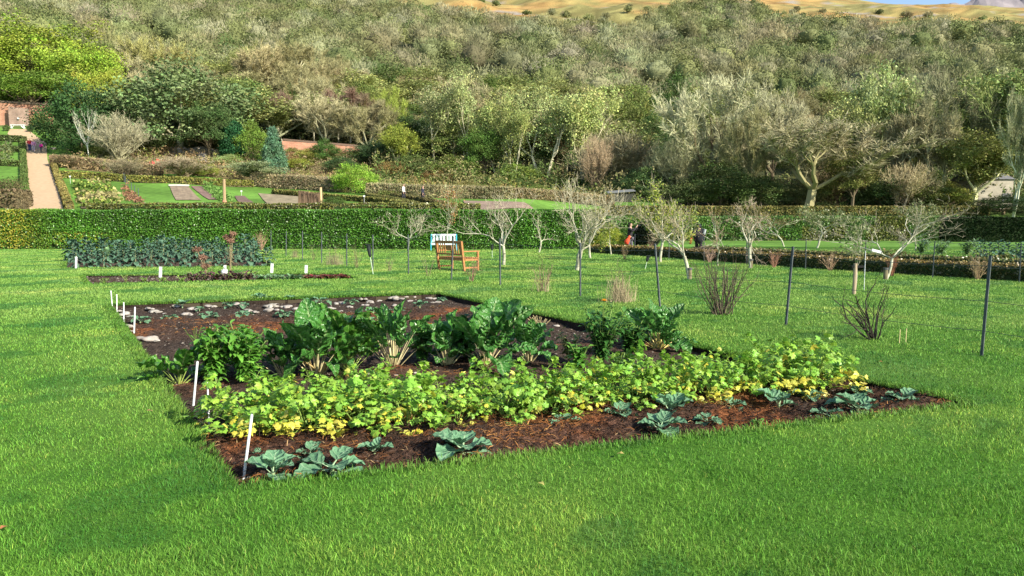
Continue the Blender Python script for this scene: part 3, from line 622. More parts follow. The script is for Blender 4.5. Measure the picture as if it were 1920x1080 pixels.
# shrubs of the wood edge and of the garden beyond the hedge
SH = [
 ('shrub', 665, 303, 80, 76, (0.230, 0.365, 0.054), 'fresh green bush with bright top, biggest bush in the middle garden', 362),
 ('thin', 480, 302, 0, 84, (0.297, 0.338, 0.203), 'grey green small round tree left of the bright green bush', 348),
 ('twiggy', 232, 292, 0, 56, (0.270, 0.230, 0.162), 'bare dark bush at the end of the young hedge', 338),
 ('twiggy', 345, 290, 0, 70, (0.365, 0.297, 0.230), 'brown twiggy bush among the flower border', 335),
 ('shrub', 130, 288, 0, 50, (0.203, 0.162, 0.095), 'brown rounded bush next to the gravel path', 314),
 ('shrub', 428, 288, 0, 56, (0.365, 0.432, 0.189), 'pale green weeping bush below the clipped conifer', 312),
 ('shrub', 610, 255, 0, 46, (0.068, 0.135, 0.034), 'ivy bush hanging over the brick wall', 306),
 ('shrub', 700, 258, 0, 90, (0.068, 0.115, 0.054), 'dark green bush at the right end of the brick wall', 312),
 ('shrub', 640, 292, 0, 60, (0.068, 0.115, 0.047), 'small dark bush behind the bright green bush', 325),
 ('shrub', 560, 296, 0, 50, (0.297, 0.324, 0.068), 'yellow green bush below the brick wall', 318),
 ('shrub', 780, 290, 0, 100, (0.121, 0.149, 0.054), 'olive bush at the foot of the ivy trees', 335),
 ('shrub', 850, 285, 0, 90, (0.135, 0.176, 0.047), 'mid green bush under the tall thin pale tree', 345),
 ('shrub', 735, 300, 0, 60, (0.270, 0.189, 0.081), 'rust brown bush near the middle garden', 335),
 ('shrub', 820, 312, 0, 60, (0.324, 0.216, 0.108), 'orange brown bush right of the rust brown one', 345),
 ('shrub', 970, 305, 0, 80, (0.216, 0.284, 0.068), 'yellow green bush left of the two stemmed tree', 352),
 ('shrub', 1060, 325, 0, 70, (0.095, 0.162, 0.041), 'low green bush between the two pale trunks', 360),
 ('shrub', 915, 325, 0, 60, (0.230, 0.230, 0.095), 'grey olive bush in front of the ivy clad trees', 358),
 ('shrub', 1130, 325, 0, 70, (0.081, 0.135, 0.054), 'dark glossy bush right of the stout trunk', 368),
 ('shrub', 1200, 310, 0, 80, (0.081, 0.135, 0.054), 'dark bush beside the grey lean-to roof', 375),
 ('twiggy', 1120, 250, 0, 50, (0.405, 0.297, 0.216), 'thin reddish saplings at the wood edge', 372),
 ('shrub', 1290, 330, 0, 90, (0.135, 0.162, 0.068), 'green bush with pale leaves behind the orchard', 385),
 ('shrub', 1420, 325, 0, 100, (0.108, 0.149, 0.054), 'mid green bush under the broad brown tree', 388),
 ('shrub', 1500, 335, 0, 90, (0.162, 0.176, 0.074), 'olive bush left of the laurel', 390),
 ('twiggy', 1560, 300, 0, 90, (0.324, 0.257, 0.162), 'brown twiggy bush behind the back hedge', 390),
 ('shrub', 1650, 310, 0, 110, (0.081, 0.121, 0.047), 'dark laurel bush with pale leaf tips', 392),
 ('shrub', 1730, 320, 0, 90, (0.135, 0.162, 0.054), 'olive laurel bush right of the dark laurel', 394),
 ('twiggy', 1700, 300, 0, 80, (0.459, 0.378, 0.257), 'pale upright stems in front of the laurel bushes', 398),
 ('shrub', 1780, 335, 0, 70, (0.176, 0.189, 0.041), 'yellowish bush left of the white house', 396),
 ('shrub', 1880, 362, 0, 130, (0.047, 0.074, 0.030), 'near black green bush in front of the white house', 402),
 ('shrub', 60, 372, 0, 0, None, None, None),
 ('shrub', 78, 210, 0, 26, (0.216, 0.230, 0.081), 'climbing shrub against the right half of the end wall', 236),
 ('shrub', 12, 232, 0, 10, (0.081, 0.121, 0.041), 'clipped bush left of the steps to the white bench', 246),
 ('shrub', 57, 232, 0, 10, (0.068, 0.108, 0.041), 'clipped bush right of the steps to the white bench', 248),
 ('shrub', 180, 262, 0, 60, (0.095, 0.149, 0.041), 'green bush at the foot of the white barked tree', 292),
 ('shrub', 210, 268, 0, 60, (0.162, 0.189, 0.068), 'olive bush under the pale grey twiggy bush', 297),
 ('shrub', 290, 255, 0, 90, (0.121, 0.162, 0.054), 'green shrub in the shade of the huge evergreen', 288),
 ('shrub', 400, 255, 0, 60, (0.135, 0.162, 0.054), 'olive shrub left of the clipped conifer', 285),
 ('shrub', 350, 262, 0, 70, (0.081, 0.121, 0.041), 'dark shrub below the huge evergreen crown', 283),
 ('shrub', 585, 285, 0, 40, (0.216, 0.230, 0.068), 'low olive shrub in front of the brick wall', 305),
 ('shrub', 540, 285, 0, 40, (0.270, 0.176, 0.095), 'brown shrub left of the brick wall face', 310),
]
for k_, px, yt, _, wpx, colr_, lab, yb in [x if len(x) == 8 else (*x, None) for x in SH]:
    if colr_ is None: continue
    tree(k_, px, yt, 0, wpx, colr_, BRN, lab, 'bush' if k_ != 'thin' else 'tree', ybase=yb, name='garden_shrub' if k_ in ('shrub',) else None)
# more trees fill the first slope: individuals that share prototypes
rng = random.Random(21); nr = np.random.default_rng(21); placed = []
PALETTE = [('bare', (.40, .37, .23), GREYB), ('bare', (.33, .30, .17), GREYB), ('bare', (.48, .43, .29), PALE), ('thin', (.26, .28, .11), LICH), ('thin', (.22, .25, .09), GREYB),
           ('leafy', (.11, .16, .04), DTR), ('leafy', (.16, .195, .06), DTR), ('thin', (.34, .36, .14), LICH), ('leafy', (.07, .115, .03), DTR), ('bare', (.31, .25, .15), BRN)]
for i in range(4000):
    Y = rng.uniform(112, 172); px = rng.uniform(-80, 2000); x = XR(px, 230)*Y
    if Y < 122 and px < 230: continue
    if any((x-a)**2+(Y-b)**2 < 6.6**2 for a, b in placed): continue
    placed.append((x, Y))
ROWN = {0: 'grey brown bare tree in the crowded first slope of the wood', 1: 'dull brown bare tree in the crowded first slope of the wood', 2: 'pale bare tree in the crowded first slope of the wood',
        3: 'olive thinly leaved tree in the first slope of the wood', 4: 'dull green thinly leaved tree in the first slope of the wood', 5: 'mid green leafy tree in the first slope of the wood',
        6: 'olive green leafy tree in the first slope of the wood', 7: 'light olive thinly leaved tree in the first slope of the wood', 8: 'dark green leafy tree in the first slope of the wood', 9: 'reddish brown bare tree in the first slope of the wood'}
for x, Y in placed:
    k_ = rng.choice([0, 0, 1, 1, 2, 3, 3, 4, 4, 5, 6, 7, 8, 9]); kd, cc, tc = PALETTE[k_]; hgt = rng.uniform(7.5, 11); z = h(x, Y)
    tree(kd, 0, 0, Y, rng.uniform(8.5, 12.5)/Y*FPX, cc, tc, ROWN[k_], group='woodland trees on the first slope', xyz=(x, Y, z, hgt))
# the wood further up the hill reads as one mass
def far_wood():
    r = np.random.default_rng(33); mb = MB(); cells = {}
    pts = []
    for i in range(26000):
        Y = math.sqrt(r.uniform(168**2, 640**2)); u = r.uniform(-.82, .82); px = 960+1400*u
        ml = moorline(px)
        x = u*Y; dm = Y-ml+16*math.sin(x*.05)+9*math.sin(x*.13+1)
        if dm > 0 and not (dm < 120 and r.random() < .04): continue
        d = 7.6; key = (int(x//d), int(Y//d)); ok = True
        for a in (-1, 0, 1):
            for b in (-1, 0, 1):
                for (qx, qy) in cells.get((key[0]+a, key[1]+b), ()):
                    if (qx-x)**2+(qy-Y)**2 < d*d: ok = False
        if not ok: continue
        cells.setdefault(key, []).append((x, Y)); pts.append((x, Y, dm > 0))
    pal = np.array([(.36, .34, .20), (.30, .29, .155), (.26, .24, .14), (.42, .38, .25), (.215, .235, .085), (.26, .28, .11), (.17, .205, .065), (.11, .155, .045), (.31, .33, .14), (.30, .24, .14)])
    # unit lumpy dome for the solid inside of a crown
    na, nb_ = 16, 8; aa, bb = np.meshgrid(np.arange(na)/na*6.283, np.linspace(-.95, 1.45, nb_), indexing='ij')
    DX = np.stack([np.cos(aa)*np.cos(bb), np.sin(aa)*np.cos(bb), np.sin(bb)], -1); DX = np.concatenate([DX, DX[:1]], 0)
    for x, Y, small in pts:
        z = h(x, Y); n = int(np.interp(Y, [170, 300, 600], [1150, 850, 520])); Rr = r.uniform(4.2, 7.4); Hh = r.uniform(6.5, 10.5)
        if small: Rr *= .4; Hh *= .35; n //= 3
        big = math.sin(x*.021+Y*.013)+math.sin(x*.043-Y*.03+2)
        w_ = np.array([2.0, 2.2, 1.3, 1.1, 1.8, 1.6, 1.5, 1.1, 1.0, .5]); w_[4:9] *= 2.1 if big > .2 else .95
        k = r.choice(10, p=w_/w_.sum()); leafy = k >= 4 and k <= 8 and r.random() < .8
        a = r.normal(size=(n, 3)); a /= np.linalg.norm(a, axis=1, keepdims=True); a[:, 2] = np.abs(a[:, 2])*1.0-.6*(r.random(n) < .3)
        p1, p2, p3 = r.uniform(0, 6, 3); tone = (pal[k]*.68+np.array([.25, .28, .12])*.36)*.70*r.uniform(.74, 1.24)*(1+.04*r.normal(size=3))
        lumf = lambda q: 1+.17*np.sin(q[..., 0]*5+p1)*np.sin(q[..., 1]*5+p2)+.10*np.sin(q[..., 2]*9+p3)
        V = DX*lumf(DX)[..., None]*.60*np.array([Rr, Rr, Hh*.58])+[x, Y, z+Hh*.32]; mb.grid(V, tone*.9)
        rad = r.uniform(.74, 1.06, n)*lumf(a); C = np.stack([x+a[:, 0]*rad*Rr, Y+a[:, 1]*rad*Rr, z+Hh*.32+a[:, 2]*rad*Hh*.58], 1)
        col = tone*r.uniform(.7, 1.3, (n, 1)); s0 = np.interp(Y, [170, 600], [.25, .50])
        if leafy: mb.leaves(C, s0, r, up=.6, asp=.75, col=col, tri=True)
        else:
            D = a*np.array([1, 1, 1.2])+[0, 0, .4]; D = D/np.linalg.norm(D, axis=1, keepdims=True); mb.leaves(C, s0*2.1, r, asp=.17, col=col*1.2, tri=True, D=D*1.6)
    print('far wood trees', len(pts)); return mb
o = obj('hillside_wood', far_wood().mesh('hillside_wood', M['forest'], True)); tag(o, 'mass of mixed bare and olive green trees covering the upper hillside', 'woodland', kind='stuff')
# ------------------------------------------------------------ hedges
_hr = np.random.default_rng(50)
def hedge(name, label, pts, hgt, wid, col, leaf=.05, dens=300, twiggy=False, cat='hedge', patches=None, core=None, var=.5, rough_top=.0, mt=None):
    rng = _hr; mb = MB(); P = [Vector(p) for p in pts]; n = len(P)
    tang = [(P[min(i+1, n-1)]-P[max(i-1, 0)]) for i in range(n)]
    nor = [Vector((-t.y, t.x, 0)).normalized() for t in tang]
    hw = wid/2
    ring = []
    for p, nn in zip(P, nor):
        ring.append([p-nn*hw*.86+Vector((0, 0, -.05)), p-nn*hw*.86+Vector((0, 0, hgt*.95)), p+nn*hw*.86+Vector((0, 0, hgt*.95)), p+nn*hw*.86+Vector((0, 0, -.05))])
    V = np.array([[list(q) for q in r_] for r_ in ring]); mb.grid(V, (1, 1, 1), 1)
    for e in (0, -1): mb.add(V[e], None, [[0, 1, 2, 3]], (1, 1, 1), 1)
    for i in range(n-1):
        a, b = np.array(P[i]), np.array(P[i+1]); L = np.linalg.norm(b-a); na, nb_ = np.array(nor[i]), np.array(nor[i+1])
        for side, area in ((-1, L*hgt), (1, L*hgt), (0, L*wid)):
            N = int(area*dens*(.35 if side == 1 else 1)); t = rng.random((N, 1)); base = a+(b-a)*t; nn = na+(nb_-na)*t
            bul = np.sin(base[:, :1]*.9+side)*np.sin(base[:, :1]*.37+2)*.05*hgt+np.sin(base[:, :1]*2.3)*.015*hgt
            if side:
                zz = rng.uniform(0, hgt, N); zz = np.where((zz < .12*hgt) & (rng.random(N) < .5), hgt*.5, zz); q = base+nn*side*(hw+bul*.6+rng.normal(size=(N, 1))*.035*max(1, wid)); q[:, 2] += zz+bul[:, 0]*zz/hgt*.4
            else: q = base+nn*rng.uniform(-hw, hw, (N, 1)); q[:, 2] += hgt+bul[:, 0]*.4+rng.normal(size=N)*.03+rough_top*np.abs(rng.normal(size=N))
            low = fbm(q[:, 0]*1.0+q[:, 1], q[:, 2]*1.4, np.random.default_rng(int(leaf*1000)), 3, 1, 1.1)[:, None]
            c = np.array(col)*(1+var*.35*low)*rng.uniform(1-var, 1+var, (N, 1))*(1+rng.uniform(-.12, .12, (N, 3)))
            if patches is not None: c = patches(q, c, rng)
            if twiggy: mb.leaves(q, leaf*2, rng, asp=.14, col=c)
            else: mb.leaves(q, leaf, rng, up=0, asp=.6, col=c)
    if n > 1:
        for e, nn_, p in ((0, -1, P[0]), (-1, 1, P[-1])):
            N = int(wid*hgt*dens); q = np.array(p)+np.array(nor[e])*rng.uniform(-hw, hw, (N, 1)); q[:, 2] += rng.uniform(0, hgt, N); mb.leaves(q, leaf, rng, col=np.array(col)*rng.uniform(1-var, 1+var, (N, 1)))
    me = mb.mesh(name, [mt or M['hedge'], core or M['core']]); return tag(obj(name, me), label, cat)
M['hedge'] = mat('hedge_leaf', (1, 1, 1), rough=.38, trans=.18, spec=.5)
M['browncore'] = mat('brown_core', (.09, .07, .04), (.13, .11, .05), scale=5, rough=.9)
M['dull'] = mat('dull_leaf', (1, 1, 1), rough=.8, trans=.15, spec=.1)
def yellowpatch(q, c, rng):
    m_ = np.exp(-((q[:, 0]+31.2)/1.5)**2)*(rng.random(len(q)) < .55)+np.exp(-((q[:, 0]+27.0)/1.6)**2)*(q[:, 2] < 1.1)*(rng.random(len(q)) < .35)
    m2 = (np.exp(-((q[:, 0]-6.0)/1.2)**2)*(rng.random(len(q)) < .8))
    m_ = np.clip(np.maximum(m_, m2), 0, 1)[:, None]
    return c*(1-m_)+np.array([.36, .34, .04])*m_
Yh = 47.4
def flatp(px, Y, z=0, py=419): return Vector((XR(px, py)*Y, Y, z))
hp = [flatp(p, Yh) for p in np.linspace(-160, 1132, 24)]
hedge('beech_hedge', 'long tall clipped green hedge running across behind the kale bed and benches', hp, 2.42, 1.3, (.085, .215, .024), leaf=.052, dens=640, patches=yellowpatch, var=.42)
hp = [flatp(p, 51) + Vector((0, 0, 0)) for p in np.linspace(170, 900, 14)]
hedge('brown_topped_hedge', 'olive brown hedge showing just over the top of the long green hedge', hp, 2.92, .9, (.16, .17, .04), leaf=.07, dens=260, var=.5)
hp = [Vector((5.3, 69, 0)), Vector((12, 70, 0)), Vector((18, 70, 0)), Vector((25, 70, 0)), Vector((31, 70, 0)), Vector((44.5, 70, 0))]
hedge('back_hedge', 'mottled green and brown hedge behind the orchard people', hp, 2.2, 1.2, (.095, .19, .035), leaf=.08, dens=300, var=.55,
      patches=lambda q, c, rng: np.where((fbm(q[:, 0], q[:, 2], np.random.default_rng(1), 3, 1, .7) > .62)[:, None], c*np.array([1.7, .95, 1.2]), c))
hp = [Vector((37.9, 66, 0)), Vector((46, 64, 0)), Vector((54, 62, 0)), Vector((60, 60, 0))]
hedge('dark_hedge', 'hedge at the right edge with its shade painted as very dark green', hp, 2.1, 1.6, (.016, .030, .010), leaf=.08, dens=200, var=.6, mt=M['dull'])  # shade on this hedge is painted into the near black leaf colour
hp = [hit(p, 404) for p in (1130, 1240, 1340, 1440, 1540, 1640, 1740, 1850)]
hedge('brown_hedge', 'reddish brown clipped hedge above the mottled back hedge', hp, .95, 1.0, (.20, .18, .06), mt=M['dull'], leaf=.11, dens=120)
# low box hedging beside the orchard path
line = [(4.5, 41.0), (6.6, 37.4), (8.2, 33.6), (10.9, 27.2), (13.2, 22.8), (15.4, 19.4), (18, 14.6)]
hedge('low_box_hedge', 'low brown topped box edging along the far side of the orchard', [Vector((x, y, 0)) for x, y in line], .42, .75, (.12, .12, .035), leaf=.04, dens=420, var=.6,
      patches=lambda q, c, rng: np.where((q[:, 2] > .36)[:, None], c*np.array([1.7, 1.25, 1.2]), c*.8))
hedge('low_box_hedge', 'second low box hedge right behind the first beyond the path', [Vector((x+3.2, y+1.9, 0)) for x, y in line[1:]], .40, .6, (.13, .13, .04), leaf=.045, dens=300, var=.6)
# conifer yellow bush against the hedge end
# ------------------------------------------------------------ garden beyond the hedge: path, edgings, beds
M['gravel'] = mat('gravel_path', (.50, .36, .22), (.42, .30, .18), scale=3, rough=.95, bump=.3, bscale=30, spec=.1)
def ribbon(name, L, Rr, color, dz, mt, n=10):
    mb = MB(); P = []
    for (a, b) in zip(L, Rr):
        A, B = hit(*a), hit(*b); P.append([list(A+(B-A)*t) for t in np.linspace(0, 1, 6)])
    P = np.array(P)                                       # densify between the rows
    out = [P[0]]
    for i in range(len(P)-1):
        for k in range(1, n+1): out.append(P[i]*(1-k/n)+P[i+1]*k/n)
    P = np.array(out); P[..., 2] = H(P[..., 0], P[..., 1])+dz; mb.grid(P, color); return struct(name, mb.mesh(name, M[mt], True))
ribbon('gravel_path', [(55, 394), (53, 360), (50, 325), (48, 300), (50, 275), (14, 252), (18, 243)], [(119, 394), (110, 360), (98, 325), (89, 300), (87, 270), (60, 250), (52, 243)], (1, 1, 1), .07, 'gravel')
OLB = (.17, .17, .045)
def eh(label, pix, hgt, wid, col, leaf=.12, dens=110, name='edging_hedge', **k):
    pts = []
    for a, b in zip(pix[:-1], pix[1:]):
        A, B = hit(*a), hit(*b); n = max(2, int((B-A).length/2.5))
        for i in range(n): q = A+(B-A)*i/n; q.z = h(q.x, q.y); pts.append(q)
    pts.append(hit(*pix[-1])); return hedge(name, label, pts, hgt, wid, col, leaf=leaf, dens=dens*1.3, mt=M['dull'], core=M['browncore'], **k)
eh('low golden brown edging hedge on the right side of the gravel path', [(130, 394), (117, 360), (106, 330), (99, 310)], .5, .45, (.22, .19, .06))
eh('low green edging hedge on the left side of the gravel path', [(46, 372), (45, 340), (44, 312), (43, 292), (42, 268)], .5, .5, (.10, .15, .04))
eh('low clipped hedge crossing the terrace left of the path, lowest one', [(-60, 308), (0, 310), (42, 312)], .6, .8, (.10, .14, .04))
eh('low clipped hedge crossing the terrace left of the path, middle one', [(-60, 280), (0, 283), (42, 284)], .6, .8, (.11, .14, .05))
eh('low clipped hedge crossing the terrace left of the path, top one', [(-60, 262), (0, 263), (46, 266)], .7, .9, (.09, .12, .04))
eh('young brown beech hedge with gaps behind the vegetable plots', [(98, 312), (150, 316), (215, 322), (300, 330)], 1.2, 1.2, (.30, .23, .13), twiggy=True, dens=150, name='brown_beech_hedge')
eh('brown beech hedge running on towards the flower border', [(300, 322), (380, 328), (460, 334)], 1.1, 1.2, (.32, .27, .14), twiggy=True, dens=150, name='brown_beech_hedge')
eh('olive edging hedge along the top of the plots by the path', [(112, 333), (200, 338), (290, 343), (380, 347), (470, 350)], .65, 1.0, (.20, .20, .05))
eh('brown beech hedge behind the bare middle plot', [(475, 348), (560, 354), (650, 360)], 1.4, 1.3, (.33, .28, .16), twiggy=True, dens=150, name='brown_beech_hedge')
eh('long brown beech hedge at the foot of the wood', [(690, 366), (780, 370), (870, 372), (960, 373)], 1.2, 1.3, (.31, .28, .15), twiggy=True, dens=150, name='brown_beech_hedge')
eh('brown beech hedge running right to the grey lean-to', [(960, 372), (1060, 378), (1150, 386)], 1.0, 1.2, (.32, .26, .14), twiggy=True, dens=150, name='brown_beech_hedge')
eh('low edging hedge slanting down behind the bare middle plot', [(515, 364), (600, 372), (700, 380), (760, 388)], .45, .7, (.17, .17, .05))
eh('left of two slanting box edgings beside the cold frame', [(690, 372), (740, 380), (800, 396)], .45, .6, (.15, .15, .05))
eh('right of two slanting box edgings beside the cold frame', [(738, 372), (790, 381), (850, 396)], .5, .7, (.11, .10, .04))
eh('low box strip behind the two distant walkers', [(710, 368), (790, 370), (850, 372)], .5, .7, (.15, .17, .05))
eh('heather like low hedge left of the path bottom', [(-60, 398), (0, 396), (46, 394)], 1.5, 3.2, (.14, .11, .06), dens=60)
SB = (.24, .185, .13)
drape('pumpkin_plot', [(152, 392), (232, 392), (205, 347), (137, 346)], (.10, .075, .05), .06)
drape('dug_plot', [(330, 376), (378, 376), (352, 349), (318, 350)], SB, .06)
drape('dug_plot', [(392, 375), (412, 375), (378, 350), (358, 350)], (.20, .13, .11), .06)
drape('dug_plot', [(448, 381), (476, 381), (458, 368), (440, 368)], (.16, .11, .09), .06)
drape('dug_plot', [(508, 389), (640, 392), (585, 368), (484, 363)], (.26, .215, .14), .06)
drape('dug_plot', [(880, 396), (1010, 398), (985, 381), (868, 377)], (.25, .18, .14), .06)
drape('gravel_strip', [(722, 377), (768, 390), (790, 390), (740, 374)], (.5, .45, .38), .06)
drape('shingle_edge', [(316, 350), (355, 350.5), (355, 347.5), (316, 347)], (.6, .54, .45), .08)
drape('flower_border_ground', [(120, 318), (700, 345), (680, 296), (250, 284)], (.16, .13, .06), .03, 30, 14)
def carpet(name, label, quad, n, cols, size, hmax, asp=.6, cat='planting', tri=False, clump=1):
    r = np.random.default_rng(len(name)+n); q = [hit(*p) for p in quad]; nc = n//clump
    P = bl(q, r.random(nc), r.random(nc)); hh = r.uniform(0.02, hmax, nc)*(1+.5*fbm(P[:, 0], P[:, 1], r, 2, 1, .9)); P[:, 2] = H(P[:, 0], P[:, 1])+np.clip(hh, .02, None)
    lowf = fbm(P[:, 0], P[:, 1], r, 3, 1, .45); idx = np.clip(((lowf+1)/2*len(cols)+r.normal(size=nc)*1.2).astype(int), 0, len(cols)-1)
    C = np.repeat(P, clump, 0)+r.normal(size=(nc*clump, 3))*size*1.1; c = np.repeat(np.array(cols)[idx]*r.uniform(.7, 1.3, (nc, 1)), clump, 0)*r.uniform(.75, 1.25, (nc*clump, 1))
    mb = MB(); mb.leaves(C, size, r, up=.7, asp=asp, col=c, tri=tri); return tag(obj(name, mb.mesh(name, M['dull'])), label, cat, kind='stuff')
carpet('pumpkin_foliage', 'yellowing pumpkin leaves covering a plot right of the gravel path', [(155, 390), (228, 390), (203, 349), (139, 348)], 2600, [(.10, .16, .03), (.32, .38, .08), (.42, .36, .14), (.30, .27, .12)], .16, .45, asp=.8)
carpet('border_plants', 'faded flower border of brown and olive perennials below the trees', [(105, 318), (700, 348), (690, 298), (230, 284)], 26000, [(.24, .18, .10), (.28, .23, .13), (.20, .21, .08), (.34, .35, .09), (.16, .22, .06), (.34, .24, .12)], .13, 1.1, asp=.35, clump=5)
carpet('lower_border_plants', 'yellowish low planting in front of the wood edge', [(640, 362), (1150, 386), (1150, 366), (660, 318)], 22000, [(.32, .21, .09), (.36, .35, .08), (.22, .23, .08), (.15, .20, .06), (.28, .24, .11)], .13, .9, asp=.35, clump=5)
carpet('terrace_plants', 'grey green planting on the terrace left of the path', [(-60, 306), (22, 306), (22, 268), (-60, 266)], 2500, [(.14, .17, .08), (.20, .2, .08), (.10, .14, .04)], .14, .6, clump=4)
carpet('heather_bed', 'dark brown heather bed at the lower left of the path', [(-60, 394), (46, 394), (42, 350), (-60, 346)], 5200, [(.13, .09, .06), (.16, .12, .06), (.09, .09, .035)], .12, .7, asp=.4, clump=4)
carpet('plot_vegetables', 'rows of small green vegetables in the dug plots', [(412, 378), (440, 378), (400, 350), (378, 350)], 900, [(.10, .20, .04), (.14, .24, .06)], .12, .35)
carpet('orange_bracken', 'small purple and orange plants by the plots', [(235, 378), (272, 384), (255, 372), (232, 350)], 700, [(.28, .13, .08), (.2, .12, .07)], .1, .4)
carpet('undergrowth', 'dark ivy and bramble undergrowth at the foot of the wood', [(700, 350), (1920, 396), (1920, 362), (700, 292)], 60000, [(.08, .12, .035), (.12, .17, .045), (.20, .21, .07), (.27, .24, .11)], .15, 2.6, clump=6)
carpet('undergrowth_far_left', 'dark undergrowth below the birches and big evergreen', [(230, 288), (700, 300), (700, 262), (260, 262)], 24000, [(.04, .06, .02), (.06, .08, .025), (.10, .10, .04), (.13, .12, .05)], .17, 1.8, clump=6)
# red flower spikes
rp = np.random.default_rng(2)
for k, (px, py, cl) in enumerate([(299, 322, (.75, .10, .06)), (308, 325, (.7, .12, .09)), (291, 327, (.6, .08, .08))]):
    p = hit(px, py); e = thing('red_hot_poker', ['tallest', 'right hand', 'left hand low'][k]+' red flower spike clump in the faded flower border', 'flower', p)
    mb = MB(); A = rp.normal(size=(9, 3))*.25; A[:, 2] = 0; B = A*1.4; B[:, 2] = rp.uniform(.9, 1.5, 9); mb.sticks(A, B, .02, .015, 3, (.12, .2, .05)); obj('stems', mb.mesh('stems', M['dull']), e)
    mb = MB(); mb.sticks(B-[0, 0, .25], B+[0, 0, .12], .10, .03, 6, cl); obj('flower_head', mb.mesh('flower_head', M['dull']), e)
# ------------------------------------------------------------ walls
def brickmat(name, c1, c2, mortar):
    m = bpy.data.materials.new(name); m.use_nodes = True; N = m.node_tree.nodes; L = m.node_tree.links; b = N['Principled BSDF']; b.inputs['Roughness'].default_value = .9
    tc = N.new('ShaderNodeUVMap'); tc.uv_map = 'UVMap'; br = N.new('ShaderNodeTexBrick'); L.new(tc.outputs[0], br.inputs[0])
    br.inputs['Color1'].default_value = (*c1, 1); br.inputs['Color2'].default_value = (*c2, 1); br.inputs['Mortar'].default_value = (*mortar, 1)
    br.inputs['Scale'].default_value = 1; br.inputs['Brick Width'].default_value = .46; br.inputs['Row Height'].default_value = .16; br.inputs['Mortar Size'].default_value = .018
    n = N.new('ShaderNodeTexNoise'); n.inputs['Scale'].default_value = .7; n.inputs['Detail'].default_value = 7; L.new(tc.outputs[0], n.inputs[0])
    r = N.new('ShaderNodeMapRange'); r.inputs[1].default_value = .3; r.inputs[2].default_value = .7; r.inputs[3].default_value = .6; r.inputs[4].default_value = 1.25; L.new(n.outputs[0], r.inputs[0])
    v = N.new('ShaderNodeVectorMath'); v.operation = 'SCALE'; L.new(br.outputs[0], v.inputs[0]); L.new(r.outputs[0], v.inputs['Scale']); L.new(v.outputs[0], b.inputs['Base Color'])
    bp = N.new('ShaderNodeBump'); bp.inputs['Strength'].default_value = .4; bp.inputs['Distance'].default_value = .03; L.new(br.outputs['Fac'], bp.inputs['Height']); bp.invert = True; L.new(bp.outputs[0], b.inputs['Normal']); return m
M['brick'] = brickmat('red_brick', (.42, .165, .095), (.52, .24, .14), (.40, .30, .22))
M['brick2'] = brickmat('grey_brick', (.28, .17, .12), (.34, .22, .16), (.36, .30, .25))
def wallslab(a, b, zb0, zt0, zt1, th, M_, name, parent, off=0):
    """wall from a to b (world), tops zt0/zt1"""
    d = (b-a); d.z = 0; L = d.length; d.normalize(); n = Vector((-d.y, d.x, 0)); mb = MB()
    c = [a+n*off, b+n*off, b+n*(th+off), a+n*(th+off)]; zt = [zt0, zt1, zt1, zt0]; zb = [zb0]*4
    for i in range(4):
        j = (i+1) % 4; w_ = (c[j]-c[i]); w_.z = 0; ww = w_.length
        V = [(c[i].x, c[i].y, zb[i]), (c[j].x, c[j].y, zb[j]), (c[j].x, c[j].y, zt[j]), (c[i].x, c[i].y, zt[i])]
        mb.add(V, None, [[0, 1, 2, 3]], uv=[(0, 0), (ww, 0), (ww, zt[j]-zb[j]), (0, zt[i]-zb[i])])
    V = [(c[i].x, c[i].y, zt[i]) for i in range(4)]; mb.add(V, None, [[0, 1, 2, 3]], uv=[(0, 0), (L, 0), (L, th), (0, th)])
    return obj(name, mb.mesh(name, M_), parent)
def ztop(py, Y): return CAMH+SL(py)*Y
Yw = 114.0; a = flatp(-90, Yw, 0, 215); b = flatp(97, Yw+1.5, 0, 215)
e = thing('garden_wall', 'tall red brick garden wall with grey brick middle panel at the top of the path', 'wall', (0, 0, 0))
wallslab(a, b, 12.5, ztop(187, Yw), ztop(199, Yw+1.5), .5, M['brick'], 'wall_face', e); wallslab(flatp(16, Yw-.12, 0, 215), flatp(53, Yw+.2, 0, 215), 12.6, ztop(200, Yw), ztop(203, Yw), .2, M['brick2'], 'blind_arch', e)
mb = MB(); A_ = Vector((a.x, a.y+.25, ztop(187, Yw)+.07)); B_ = Vector((b.x, b.y+.25, ztop(199, Yw+1.5)+.07)); mb.sticks([A_], [B_], .34, .34, 4, (.38, .3, .25)); obj('coping', mb.mesh('coping', M['stone']), e)
mb = MB(); mb.box((flatp(34, Yw-.15, 0, 215).x, Yw-.15, ztop(222, Yw)), (.3, .06, .22)); obj('plaque', mb.mesh('plaque', M['white']), e)
e = thing('brick_wall', 'orange red brick wall stretch between the blue green conifer and the ivy', 'wall', (0, 0, 0)); Yb = 109
wallslab(flatp(533, Yb), flatp(602, Yb+1), 6.5, ztop(264, Yb), ztop(268, Yb), .5, M['brick'], 'wall_face', e)
mb = MB(); mb.sticks([flatp(535, Yb+.25, ztop(264, Yb)+.05)], [flatp(598, Yb+1.25, ztop(268, Yb)+.05)], .3, .3, 4, (.4, .3, .24)); obj('coping', mb.mesh('coping', M['stone']), e)
e = thing('brick_wall', 'orange red brick wall stretch right of the ivy below the wine coloured birch', 'wall', (0, 0, 0))
wallslab(flatp(614, Yb+1.3), flatp(680, Yb+2.5), 6.0, ztop(269, Yb), ztop(273, Yb), .5, M['brick'], 'wall_face', e)
mb = MB(); mb.sticks([flatp(614, Yb+1.55, ztop(269, Yb)+.05)], [flatp(680, Yb+2.75, ztop(273, Yb)+.05)], .3, .3, 4, (.4, .3, .24)); obj('coping', mb.mesh('coping', M['stone']), e)
